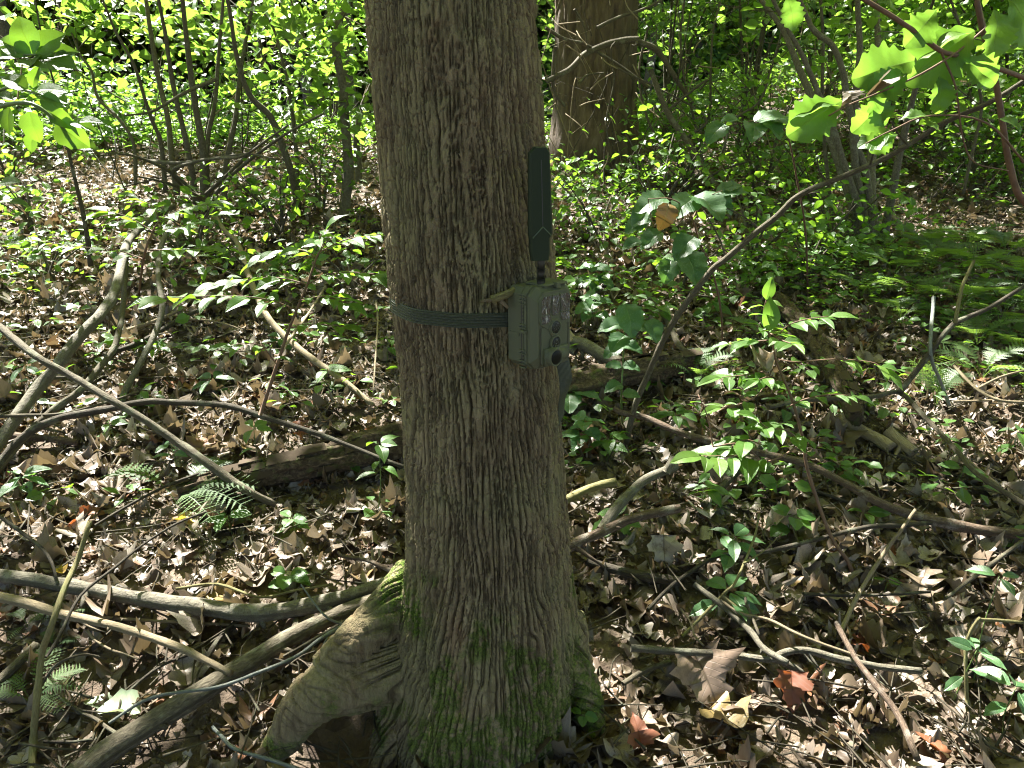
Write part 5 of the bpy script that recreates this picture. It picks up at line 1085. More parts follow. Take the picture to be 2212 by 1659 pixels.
FP = [(1930, 600, 120), (2010, 585, 130), (2100, 600, 140), (2190, 620, 150), (1975, 655, 120), (2070, 670, 130), (2160, 700, 140), (1900, 560, 100), (1990, 540, 105), (2080, 545, 110), (2170, 560, 120), (2220, 690, 140), (1860, 640, 95), (2110, 745, 110), (2200, 760, 120), (2240, 640, 130), (1945, 690, 90)]
rowof = lambda y_: 'front' if y_ > 665 else ('middle' if y_ > 575 else 'rear')
ORD = ['leftmost', 'second from the left', 'third from the left', 'fourth from the left', 'fifth from the left', 'sixth from the left', 'seventh from the left']
for k, (x_, y_, L) in enumerate(FP):
    row = rowof(y_); rank = sorted(q[0] for q in FP if rowof(q[1]) == row).index(x_)
    fern('lacy fern, %s in the %s row of the dense fern patch' % (ORD[rank], row), x_, y_, L*.95, 9, None, .45, .05, 'ferns of the dense patch at the right edge', sd=k)
# ================================================================== SHRUB CLUMPS AND TREES BEHIND
ROTF = leaf_tpl('ovate', 4, 1, .2, 0, .25, 0); ROUND4 = leaf_tpl('round', 4, 2, .25, 0, .2, 0); TPF = [ROTF, ROUND4]
def cloud(rng, centers, rad_, n, size, tilt=.9, flat=.45, mat='leaf_far', name='foliage', parent=None, tps=None):
    """leaves in loose level sprays about given centres"""
    tps = tps or TPF; centers = np.asarray(centers); k = len(centers); ci = rng.integers(0, k, n)
    off = rng.normal(size=(n, 3))*rad_; off[:, 2] *= flat; pos = centers[ci]+off
    R = frames(n, rng, tilt, lo=.1); s_ = size*(.6+.7*rng.random(n))
    V, f, U, rn = scatter(tps, rng.integers(0, len(tps), n), pos, R, s_, np.clip(rng.random(n)*.8+.2*rng.random(k)[ci], 0, 1))
    return mk_mesh(name, V, f, MT[mat], U, {'rnd': rn})
def stem_obj(o, pts, r0, r1, mat, name='stem', sides=9, rough=.15, sd=1, Ymul=1.):
    mb = MB(); w_ = np.array(pts); rr = [r0/F*depth(w_[0]), r1/F*depth(w_[-1])]; add_tube(mb, w_, rr, sides, (len(w_)-1)*5, rough, sd, r=random.random()); part(name, mb.mesh(name, mat), o); return w_
def clump(name, label, cat, stems, Yb, mat, leaf=None, base=None):
    b = G(*base, -.03) if base else P(*stems[0][0][-1], Yb); o = thing(name, label, cat, b)
    for i, (pts, r_top, r_bot) in enumerate(stems):
        ys = np.interp(np.linspace(0, 1, len(pts)), [0, 1], [Yb+random.uniform(-.5, .5), Yb]); w_ = [P(x_, y_, yy) for (x_, y_), yy in zip(pts, ys)]
        top = np.array(w_[0])+(np.array(w_[0])-np.array(w_[1]))/max(1e-3, w_[0][2]-w_[1][2])*1.5*.6; top2 = top+np.array([random.uniform(-.5, .5), random.uniform(-.5, .5), 1.8])
        stem_obj(o, [top2, top]+w_, r_top*.5, r_bot, mat, sd=i)
    return o, b
MT['smooth_bark'] = wood_mat('smooth_stem_bark', (.05, .045, .033), (.10, .09, .066), (.17, .155, .12), (.2, .22, .17), .4, .5)
L_STEMS = [([(394, -5), (406, 110), (421, 220), (439, 330), (441, 395), (445, 462)], 7.6, 9.3), ([(342, -5), (357, 73), (374, 183), (399, 293), (414, 366), (424, 440)], 5.1, 6.8), ([(315, -5), (326, 73), (344, 176), (363, 256), (370, 330), (383, 420)], 6.4, 6.8),
           ([(220, -5), (249, 66), (289, 139), (315, 220), (330, 264), (348, 311), (358, 415)], 3.8, 5.1), ([(483, -5), (472, 128), (465, 220), (450, 293), (447, 366), (450, 445)], 4.7, 6.0), ([(549, -5), (527, 110), (516, 183), (509, 256), (494, 330), (485, 395), (487, 469)], 6.0, 6.8), ([(150, 60), (175, 120), (198, 154), (212, 212), (256, 256), (289, 311), (293, 400)], 3.0, 4.2)]
o, b = clump('shrub_clump', 'clump of slender bare stems spreading from one base left of the large tree', 'shrub', L_STEMS, 4.95, MT['smooth_bark'], base=(448, 470))
for tw in ([(448, 450), (373, 377), (421, 350), (470, 342), (524, 337), (580, 300), (622, 271)], [(322, 348), (380, 352), (439, 346), (531, 333), (600, 345)], [(448, 440), (500, 380), (560, 330), (625, 285), (700, 245)], [(440, 430), (400, 410), (348, 392), (290, 380)], [(445, 420), (520, 350), (570, 290)], [(444, 440), (380, 380), (300, 340), (230, 330)], [(470, 170), (400, 200), (330, 240), (270, 250)]):
    stem_obj(o, pxline([(x_, y_, 4.6-.2*i) for i, (x_, y_) in enumerate(tw)]), 4.5, 2, MT['smooth_bark'], 'side_branch', 6)
rng = np.random.default_rng(33)
part('foliage', cloud(rng, [P(x_, y_, yy) for x_, y_, yy in [(560, 60, 5.2), (620, 120, 5.4), (500, 140, 5.6), (420, 80, 5.6), (680, 160, 5.2), (580, 200, 5), (350, 60, 5.5), (260, 150, 5.6)]]+[P(60+62*i, 25+18*math.sin(i*2.1), 5.2+.15*i) for i in range(11)], .17, 800, .10, 1.2), o, kind='stuff')
o, b = clump('slender_tree', 'single slender crooked tree standing between the shrub clump and the large tree', 'tree', [([(752, -10), (744, 20), (732, 48), (725, 110), (740, 183), (748, 293), (753, 366), (744, 458), (741, 495)], 10, 13)], 4.7, MT['smooth_bark'], base=(741, 490))
part('foliage', cloud(rng, [P(x_, y_, yy) for x_, y_, yy in [(700, 60, 5), (770, 90, 5.2), (780, 180, 5), (690, 220, 5.2), (720, 20, 4.6), (785, 250, 4.8)]], .22, 500, .075, 1.2), o, kind='stuff')
o, b = clump('slender_tree', 'thin crooked sapling right of the shrub clump, leaning in from the upper left', 'tree', [([(494, 10), (513, 128), (542, 209), (586, 256), (622, 348), (640, 420), (645, 480)], 5, 9), ([(555, 5), (590, 60), (610, 130), (625, 200), (640, 330), (645, 470)], 3, 5)], 4.9, MT['smooth_bark'], base=(646, 478))
o, b = clump('slender_tree', 'thin dark sapling at the far left rising in front of the sunlit litter', 'sapling', [([(100, 120), (128, 220), (143, 300), (157, 366), (170, 420), (179, 458), (190, 520), (196, 575)], 2.5, 5.5)], 3.6, MT['dark'], base=(197, 570))
o, b = clump('slender_tree', 'curved mossy sapling touching the upper left side of the large tree', 'sapling', [([(812, 160), (795, 200), (780, 240), (770, 300), (775, 380), (770, 450)], 6, 8)], 5.6, MT['smooth_bark'], base=(770, 430))
R_STEMS = [([(1641, -5), (1692, 66), (1725, 146), (1751, 204), (1787, 278), (1817, 365), (1842, 438), (1860, 524)], 6.6, 12.3), ([(1667, -5), (1700, 60), (1733, 120), (1769, 204), (1795, 262), (1822, 350), (1852, 440), (1866, 520)], 6.6, 8.2), ([(1725, -5), (1755, 62), (1798, 99), (1820, 153), (1828, 204), (1842, 274), (1848, 365), (1865, 450), (1870, 520)], 9.0, 9.0), ([(1852, -5), (1857, 110), (1850, 183), (1846, 292), (1868, 365), (1878, 440), (1880, 520)], 9.8, 9.8), ([(1893, -5), (1896, 110), (1890, 226), (1882, 329), (1884, 438), (1893, 520)], 8.2, 10.7), ([(2018, -5), (2010, 22), (1988, 146), (1966, 237), (1944, 329), (1923, 438), (1908, 515)], 5.7, 9.0)]
o, b = clump('multi_stemmed_tree', 'tree of several mottled grey stems rising from one base in the right background', 'tree', R_STEMS, 4.3, MT['grey'], base=(1878, 520))
part('foliage', cloud(rng, [P(x_, y_, yy) for x_, y_, yy in [(1700, 30, 4.6), (1800, 60, 5), (1900, 50, 5), (1990, 110, 5), (2050, 180, 5), (1780, 150, 5.2), (2120, 100, 5.2), (1960, 230, 5.2), (2180, 220, 5)]], .25, 800, .07, 1.1), o, kind='stuff')
# --- the big old tree behind
def back_tree():
    b = G(1282, 384, -.05); Y0 = b[1]+.33; zs = np.linspace(b[2]-.3, b[2]+3.2, 90); th = np.arange(120)/120*2*math.pi
    rows = np.array([(0, 1202, 1374), (150, 1200, 1372), (240, 1196, 1371), (322, 1185, 1379), (360, 1181, 1384), (400, 1172, 1392)])
    c0 = [(P((l+r)/2, y, Y0)) for y, l, r in rows]; zz = np.array([p[2] for p in c0])[::-1]; xx = np.array([p[0] for p in c0])[::-1]; rr = np.array([(r-l)/2/F*depth(p) for p, (y, l, r) in zip(c0, rows)])[::-1]
    cx = np.interp(zs, zz, xx); R = np.interp(zs, zz, rr); ang = th[None]; z = zs[:, None]
    u = ang*.36+(noise(ang*4, z*1.2, 0, 81)-.5)*.10; fur = sstep(.66, .97, 1-np.abs(2*noise(u*24, z*2.4, 0, 82)-1))
    fl = 1+.05*np.sin(ang*5+1)*sstep(1., 0, z-b[2])+.03*(noise(ang*3, z*2, 0, 83)-.5)
    rad2 = R[:, None]*fl+.012-.030*fur+(fbm(u*45, z*9, 0, 84, 2)-.5)*.02
    V = np.stack([cx[:, None]+rad2*np.cos(ang), Y0+rad2*np.sin(ang), np.repeat(zs[:, None], 120, 1)], -1).reshape(-1, 3)
    i = np.arange(89)[:, None]*120; j = np.arange(120)[None]; k = (j+1) % 120; f4 = np.stack([i+j, i+k, i+120+k, i+120+j], -1).reshape(-1, 4)
    t = NT('old_bark'); n1 = t.noise(t.mapped((22, 22, 5)), 1., 6., .7); n2 = t.noise(t.coord(), 3., 4.)
    col = t.ramp(n1, [(.28, (.028, .019, .013)), (.5, (.08, .055, .037)), (.75, (.17, .13, .095))]); col = t.mix(t.math('MULTIPLY', n2, .4), col, c4((.085, .068, .048)))
    t.set(t.b.inputs['Base Color'], col); t.b.inputs['Roughness'].default_value = .95; t.bump(n1, .9, .02)
    o = thing('tree', 'big old tree with shaggy bark in the right background behind the antenna', 'tree', (cx[0], Y0, b[2]))
    part('trunk', mk_mesh('trunk', V, f4, t.m), o)
    mb = MB(); add_tube(mb, [(cx[-1], Y0, zs[-1]-.05), (cx[-1], Y0+.1, 7), (cx[-1]+.3, Y0+.3, 11)], [R[-1], .28, .06], 14, 12)
    part('upper_trunk', mb.mesh('upper_trunk', t.m), o)
    o2 = thing('vine', 'bare tangled vine and twigs draped across the big old background tree', 'vine', P(1290, 120, 5.2)); rs = np.random.RandomState(4)
    for pts, r0, r1 in [([(1180, 175), (1230, 150), (1262, 118), (1300, 100), (1345, 88), (1378, 86)], 6, 8), ([(1178, 60), (1220, 85), (1262, 95), (1300, 118), (1350, 150), (1400, 190)], 4, 3), ([(1250, 180), (1270, 162), (1305, 158)], 3, 2), ([(1330, 90), (1320, 110), (1326, 180), (1310, 260), (1320, 340)], 2, 2), ([(1376, 90), (1420, 110), (1460, 170), (1500, 230)], 7, 4), ([(1290, 60), (1330, 40), (1390, 20), (1430, 0)], 4, 3), ([(1400, 60), (1380, 160), (1400, 260), (1440, 330)], 2.5, 2.5), ([(1240, 20), (1262, 60), (1270, 118)], 3, 2), ([(1200, 100), (1195, 190), (1220, 230)], 5, 3)]:
        w_ = pxline([(x_, y_, 5.25+.05*i) for i, (x_, y_) in enumerate(pts)]); stem_obj(o2, w_, r0, r1, MT['stick'], 'vine_stem', 6, .2, rs.randint(99))
    for k in range(26):
        a = np.array([rs.uniform(1200, 1520), rs.uniform(40, 360)]); d_ = rs.uniform(-60, 60, 2); stem_obj(o2, pxline([(a[0], a[1], 5.3), (a[0]+d_[0]*.5+rs.uniform(-9, 9), a[1]+d_[1]*.5, 5.3), (a[0]+d_[0], a[1]+d_[1], 5.4)]), 1.6, .9, MT['pale_wood'], 'vine_twig', 4, .1)
back_tree()
# --- brush of thin stems and vines in the right middle distance, each a thing of its own kind: small shrubs
def shrub(label, px, py, hgt, wid, nst, nl, size, mat='leaf_far', seed=0, lo=.25, name='shrub', stemm=None, cat='shrub', Yo=None):
    rng = np.random.default_rng(seed+500); rs = np.random.RandomState(seed); b = G(px, py, -.03) if Yo is None else np.array([ray(px, py)[0]/ray(px, py)[1]*Yo, Yo, float(zg(ray(px, py)[0]/ray(px, py)[1]*Yo, Yo))])
    o = thing(name, label, cat, b); cs = []
    for k in range(nst):
        a = rs.uniform(0, 6.28); tip = b+np.array([math.cos(a)*wid*rs.uniform(.3, 1), math.sin(a)*wid*rs.uniform(.3, 1), hgt*rs.uniform(.6, 1.05)]); mid = b+(tip-b)*np.array([.35, .35, .55]); bo = b+np.array([rs.uniform(-.05, .05), rs.uniform(-.05, .05), 0])
        mb = MB(); add_tube(mb, [bo, mid, tip], [.008+.004*hgt, .003], 5, 8, .15, k); part('stem', mb.mesh('stem', stemm or MT['smooth_bark']), o)
        for t_ in np.linspace(lo, 1, 6): 
            c_ = mid+(tip-mid)*(t_-.3)/.7 if t_ > .3 else b+(mid-b)*t_/.3; cs.append(c_+rs.normal(size=3)*wid*.28*np.array([1, 1, .5]))
    part('foliage', cloud(rng, cs, .13*max(1, wid), nl, size, 1.1, .5, mat), o, kind='stuff'); return o
SH = [
    ('green shrub at the far left edge behind the glowing leaves', 40, 330, .9, 1.0, 5, 462, .105, 'leaf_far', None), ('yellow-green shrub behind the thin dark sapling at left', 180, 325, .6, 1.0, 5, 420, .105, 'leaf_light', None), ('bright shrub behind the left stems of the shrub clump', 290, 318, .6, 1.2, 6, 462, .105, 'leaf_light', None), ('bright shrub behind the right stems of the shrub clump', 600, 318, 2.8, 1.3, 6, 1500, .08, 'leaf_light', None), ('tall bright shrub against the upper left side of the large tree', 720, 312, 3.0, 1.2, 6, 630, .105, 'leaf_light', None),
    ('low shrub in front of the slender crooked tree', 690, 470, .55, .35, 5, 320, .05, 'leaf_near', None), ('low green shrub left of the big old tree foot', 1215, 420, .22, .3, 5, 160, .055, 'leaf_light', None), ('low green shrub right of the big old tree foot', 1345, 430, .25, .35, 5, 180, .055, 'leaf_light', None), ('leafy shrub between the big old tree and the multi-stemmed tree', 1480, 420, .9, .5, 6, 520, .055, 'leaf_near', None), ('shrub right behind the arching sapling', 1640, 440, .9, .5, 6, 500, .055, 'leaf_near', None), ('tall leafy shrub left of the multi-stemmed tree', 1600, 330, 2.6, 1.2, 7, 630, .105, 'leaf_far', None), ('tall leafy shrub close right of the big old tree', 1430, 330, 2.4, 1.0, 7, 1300, .075, 'leaf_far', None), ('tall shrub behind the multi-stemmed tree', 1780, 330, 2.8, 1.3, 7, 1700, .08, 'leaf_far', None), ('bright shrub right of the multi-stemmed tree', 2010, 340, 2.4, 1.2, 7, 1600, .08, 'leaf_light', None), ('bright shrub at the upper right edge', 2170, 350, 2.4, 1.1, 7, 1500, .08, 'leaf_light', None), ('leafy shrub below the right edge stem', 2100, 420, 1.0, .6, 6, 700, .06, 'leaf_near', None), ('leafy shrub at the right edge behind the fern patch', 2200, 450, .8, .6, 6, 520, .06, 'leaf_near', None), ('small shrub left of the multi-stemmed tree base', 1760, 470, .6, .4, 5, 380, .05, 'leaf_near', None),
    ('low shrub at the left edge over the sunlit litter', 20, 400, .8, .6, 5, 500, .06, 'leaf_near', None), ('shrub in front of the dark far trees at left', 120, 315, .5, 1.2, 6, 420, .105, 'leaf_far', 8.5), ('rounded shrub at the foot of the far dark trees', 400, 315, .5, 1.4, 6, 1100, .08, 'leaf_light', 9.5), ('shrub directly behind the shrub clump base', 480, 340, .7, .9, 6, 800, .07, 'leaf_light', 7.5), ('shrub far behind the antenna', 1240, 310, 2.6, 1.5, 7, 1300, .09, 'leaf_far', 9.5), ('shrub half hidden by the long arching sapling top', 1930, 330, 1.6, 1.0, 6, 1000, .075, 'leaf_far', 7.2), ('low airy bush between strap height and the shrub clump at left', 560, 640, .30, .30, 6, 150, .055, 'leaf_near', None), ('low airy bush at the left edge beside the leaning branches', 110, 620, .3, .3, 6, 130, .055, 'leaf_near', None), ('small airy bush right of the pale dead pole', 760, 640, .28, .25, 5, 120, .055, 'leaf_near', None), ('small airy bush behind the wider leafy bush at left', 420, 560, .35, .35, 6, 170, .055, 'leaf_near', None), ('small airy bush left of the thin dark sapling', 80, 510, .4, .35, 6, 160, .06, 'leaf_light', None), ('small airy bush left of the slender crooked tree', 610, 520, .45, .35, 6, 200, .06, 'leaf_near', None),
    ('small airy bush right of the antenna', 1290, 540, .45, .35, 6, 240, .055, 'leaf_near', None), ('airy bush below the scalloped leaves at right', 1620, 600, .5, .35, 6, 230, .055, 'leaf_near', None), ('airy bush below the arching sapling middle', 1740, 620, .45, .35, 6, 220, .055, 'leaf_near', None), ('airy bush behind the leaning trunk top', 1800, 570, .5, .35, 6, 240, .055, 'leaf_light', None), ('small airy bush between rotten log and toothed leaves', 1460, 650, .3, .25, 5, 120, .05, 'leaf_near', None), ('airy bush just right of the big old tree foot', 1420, 500, .6, .4, 6, 280, .055, 'leaf_near', None),
]
for i, (lab, px, py, hg, wd, ns, nl, sz, m_, Yo) in enumerate(SH): shrub(lab, px, py, hg, wd, ns, nl, sz, m_, i, Yo=Yo)
for i, (lab, pts, Y0, r) in enumerate([('dark hanging vine stem left of the multi-stemmed tree', [(1700, -10), (1690, 60), (1665, 150), (1640, 220), (1585, 260), (1560, 330)], 4.8, 2.5), ('thin upright stem right of the big old tree', [(1480, -10), (1470, 80), (1478, 170), (1500, 260), (1520, 360)], 5.4, 3), ('pair-like thin stem beside the thin upright stem', [(1560, -10), (1540, 70), (1535, 160), (1530, 260), (1490, 350)], 5.6, 3), ('dead leaning trunk right of the big old tree', [(1405, 150), (1440, 240), (1480, 300), (1530, 380), (1600, 470)], 5.2, 8), ('thin pale stem below the upper right oak leaves', [(2050, -10), (2075, 60), (2100, 140), (2120, 230), (2100, 330), (2080, 420)], 3.8, 3.5), ('thin pole in front of the ferns at right', [(1772, -10), (1778, 90), (1776, 200), (1780, 300), (1790, 400), (1800, 490)], 4.6, 4.5)]):
    w_ = pxline([(x_, y_, Y0) for x_, y_ in pts]); o = thing('thin_stem', lab, 'stem', w_[-1]); stem_obj(o, w_, r*.7, r, MT['smooth_bark'] if i != 3 else MT['stick'], 'stem', 7); 
    for k in range(3): a = w_[1+k]; stem_obj(o, [a, a+np.array([random.uniform(-.3, .3), 0, random.uniform(.05, .3)]), a+np.array([random.uniform(-.6, .6), .1, random.uniform(.1, .5)])], r*.4, r*.2, MT['smooth_bark'], 'side_twig', 5)
# --- ground cover: small green plants nobody could count
def near_log(p):
    r = np.zeros(len(p), bool)
    for (c0, c1, rl) in LOGSEG[:7]:
        d_ = (c1-c0)[:2]; t_ = np.clip(((p[:, :2]-c0[:2])@d_)/(d_@d_), 0, 1); e_ = c0[:2]+t_[:, None]*d_-p[:, :2]; r |= (np.hypot(e_[:, 0], e_[:, 1]) < .11) | ((np.abs(e_[:, 0]) < .1) & (e_[:, 1] > 0) & (e_[:, 1] < .3))
    return r
def ground_cover():
    rng = np.random.default_rng(77)
    def field(n, x0, x1, y0, y1, dens, size, hmax, mat, name, lab, k=5, wedge=.78):
        x = x0+(x1-x0)*rng.random(n); y = y0+(y1-y0)*rng.random(n); keep = ~((np.abs(x-.72) < .65) & (y > 4.9) & (y < 6.4) & (rng.random(n) < .85)) & (np.abs(x) < y*wedge+.3) & (rng.random(n) < dens(x, y)); x, y = x[keep], y[keep]; m = len(x)
        px = np.repeat(x, k); py = np.repeat(y, k); hh = np.repeat(hmax*(.3+.7*rng.random(m)), k); a = np.tile(np.arange(k), m)*2.4+np.repeat(rng.random(m)*6, k)
        sz = size*(.6+.6*rng.random(m*k)); r_ = .3*sz+rng.random(m*k)*.5*hh
        pos = np.stack([px+np.cos(a)*r_, py+np.sin(a)*r_, zg(px, py)+.02+hh*(.55+.5*rng.random(m*k))], 1); ok_ = ~near_log(pos); R = frames(m*k, rng, .65, a+rng.normal(size=m*k)*.3, .05)
        V, f, U, rn = scatter(TPF, rng.integers(0, 2, m*k)[ok_], pos[ok_], R[ok_], sz[ok_], np.repeat(rng.random(m), k)[ok_])
        st = MB(); o = part(name, mk_mesh(name, V, f, MT[mat], U, {'rnd': rn})); tag(o, lab, None, None, 'stuff')
    pn = lambda x, y: np.clip((noise(x*1.3, y*1.3, 0, 90)-.35)*3, 0, 1)
    field(4200, -3.2, 3.2, 1.9, 5.2, lambda x, y: (.08+pn(x, y))*(.16+.22*(x > 0)), .048, .12, 'leaf_near', 'ground_cover', 'scattered tiny green seedlings growing through the dead leaves', 5)
    field(4200, -.2, 5.5, 3.2, 8., lambda x, y: .06+.52*pn(x, y), .055, .24, 'leaf_near', 'ground_cover', 'low green plants covering the slope right of the large tree', 6)
    field(5200, -9, -.3, 5.8, 13, lambda x, y: sstep(5.8, 7.4, y)*(.4+.6*pn(x, y)), .075, .30, 'leaf_light', 'ground_cover', 'sunlit carpet of low green plants beyond the litter at the left', 6)
    field(4200, 0, 12, 7., 15, lambda x, y: .35+.65*pn(x, y), .085, .5, 'leaf_far', 'ground_cover', 'low green plants on the bank in the right background', 6)
    field(3200, -14, 14, 11, 20, lambda x, y: .7-.6*((x < -.5) & (y > 13.5)), .12, .35, 'leaf_far', 'ground_cover', 'knee-high green undergrowth at the edge of the far wood', 6)
ground_cover()

# ================================================================== CANOPY OVERHEAD, UNSEEN, ITS GAPS CUT TO PLACE THE SUN PATCHES
e1 = np.array([math.cos(SUN_AZ), -math.sin(SUN_AZ), 0.]); e2 = np.cross(S, e1)
def ab(p): p = np.atleast_2d(p); return p@e1, p@e2
LIT = []                                              # sunny gaps: point, radius in metres, strength
def lg(px, py, r, s_=1., h=.03): LIT.append((G(px, py, h), r, s_))
def l3(px, py, Y, r, s_=1.): LIT.append((P(px, py, Y), r, s_))
for x_, y_, r, s_ in [(60, 480, .65, 1), (180, 455, .6, 1), (300, 440, .5, 1), (30, 430, .7, 1), (120, 400, .6, 1), (650, 440, .5, .8), (760, 430, .4, .7), (560, 480, .3, .6), (110, 540, .25, .8), (230, 560, .16, .6), (40, 640, .18, .8), (150, 655, .16, .7),
                      (1290, 440, .35, .6), (1400, 470, .3, .7), (1500, 440, .35, .6), (1420, 520, .2, .6), (1600, 500, .25, .5), (1960, 460, .35, .9), (2080, 455, .4, 1), (2190, 450, .4, 1), (1750, 500, .25, .5), (1300, 560, .14, .6), (1480, 560, .14, .5), (1330, 500, .2, .7),
                      (330, 785, .10, .9), (150, 745, .10, .8), (60, 760, .12, .7), (30, 800, .1, .7), (490, 962, .16, 1), (250, 1105, .12, 1), (400, 1150, .08, 1), (150, 1190, .07, 1), (90, 900, .1, 1), (445, 900, .08, .8), (580, 905, .09, .9), (540, 870, .08, .8), (200, 905, .09, .9), (210, 950, .11, 1), (30, 1060, .07, 1), (40, 1110, .06, .8), (270, 1140, .10, 1), (330, 1110, .08, .9), (200, 1160, .08, .9), (100, 1130, .06, .8), (480, 1205, .10, 1), (540, 1180, .07, .9), (420, 1185, .07, .9), (300, 1190, .06, .9), (130, 1155, .07, .8), (630, 1190, .05, .8), (590, 1165, .05, .7), (700, 1100, .05, .8), (665, 1070, .06, .8), (800, 1145, .04, .8),
                      (760, 850, .09, .8), (700, 790, .10, .7), (820, 880, .07, .8), (560, 730, .06, .5), (640, 740, .10, .6), (415, 1400, .035, 1), (375, 1455, .035, .9), (255, 1530, .032, 1), (205, 1525, .022, .9), (345, 1275, .03, 1), (225, 1350, .022, 1), (272, 1367, .018, 1), (55, 1310, .018, .8),
                      (1440, 1600, .075, 1.2), (1380, 1560, .05, 1), (1500, 1640, .07, 1.1), (1400, 1640, .06, 1), (1320, 1510, .03, .8), (1610, 1600, .035, .7), (1700, 1590, .04, .8), (1800, 1560, .05, .9), (1880, 1600, .07, 1), (1960, 1560, .06, .9), (1980, 1640, .07, 1), (2060, 1560, .05, .8), (1830, 1480, .04, .8), (2160, 1640, .05, .7), (2150, 1450, .04, .7), (1760, 1415, .045, 1), (1690, 1425, .04, .9), (1850, 1430, .04, .9), (1650, 1400, .03, .8), (1780, 1345, .05, .9), (1740, 1330, .04, .8), (1530, 1350, .035, .8), (1470, 1330, .03, .7), (1420, 1260, .02, .5), (1600, 1380, .03, .7), (1920, 1200, .03, .8), (2060, 905, .12, 1), (2110, 870, .12, 1), (2180, 960, .12, .9), (2040, 860, .08, .9), (2170, 850, .12, .8), (1790, 900, .05, .5), (1560, 790, .05, .5), (1270, 730, .05, .8), (1370, 1110, .03, .7), (1320, 1130, .03, .9), (1620, 870, .04, .5), (1500, 880, .04, .5), (1950, 600, .2, .4), (2100, 600, .2, .4)]:
    lg(x_, y_, r*1.15, s_)
for x_, y_, Y, r, s_ in [(1670, 690, 1.86, .10, 1), (1750, 690, 1.82, .08, 1), (1600, 740, 1.9, .07, .9), (1710, 735, 1.8, .06, .8), (1890, 790, 1.8, .05, 1), (1820, 778, 1.82, .04, .7), (1560, 815, 1.82, .05, 1), (1600, 850, 1.83, .05, .9), (1640, 925, 1.73, .05, 1), (1540, 985, 1.68, .06, 1.1), (1600, 960, 1.7, .05, 1), (1820, 855, 1.78, .05, .9),
                         (1760, 265, 1.25, .09, 1.3), (1830, 230, 1.27, .05, 1), (1920, 150, 1.3, .10, 1.2), (2030, 110, 1.37, .09, 1.3), (1990, 200, 1.33, .05, .8), (1890, 300, 1.31, .05, 1), (1990, 262, 1.35, .03, .8), (70, 110, .98, .08, 1.4), (120, 110, .98, .04, 1), (20, 80, .98, .05, 1),
                         (700, 520, 2.09, .12, .8), (800, 520, 2.1, .09, .6), (620, 545, 2.1, .09, .7), (360, 640, 1.96, .05, 1.1), (560, 570, 2.1, .08, .7), (700, 575, 2.07, .08, .7), (500, 740, 1.98, .04, .7), (860, 1290, 1.32, .03, .9), (852, 1340, 1.3, .025, .7), (705, 1385, 1.23, .012, .7), (1445, 540, 2.3, .05, .7), (1500, 430, 2.28, .05, .6), (1350, 680, 2.17, .04, .6), (1640, 262, 2.65, .05, .5), (160, 300, 1.05, .03, .2)]:
    l3(x_, y_, Y, r, s_)
LITA, LITB = ab(np.array([q[0] for q in LIT])); LITR = np.array([q[1] for q in LIT]); LITS = np.array([q[2] for q in LIT])
FLK = [1.]
def light_mask(a, b):
    m = np.zeros(len(a))
    for k in range(len(LITR)): m = np.maximum(m, min(1, LITS[k]+.1)*np.clip((LITR[k]+.065-np.hypot(a-LITA[k], b-LITB[k]))/.05, 0, 1))
    # small random flecks, and a much thinner roof beyond six metres
    n_ = noise(a*5.5, b*5.5, 0, 70); n2 = noise(a*1.1, b*1.1, 0, 72)
    m = np.maximum(m, sstep(.865, .9, n_)*FLK[0])
    return m, n2
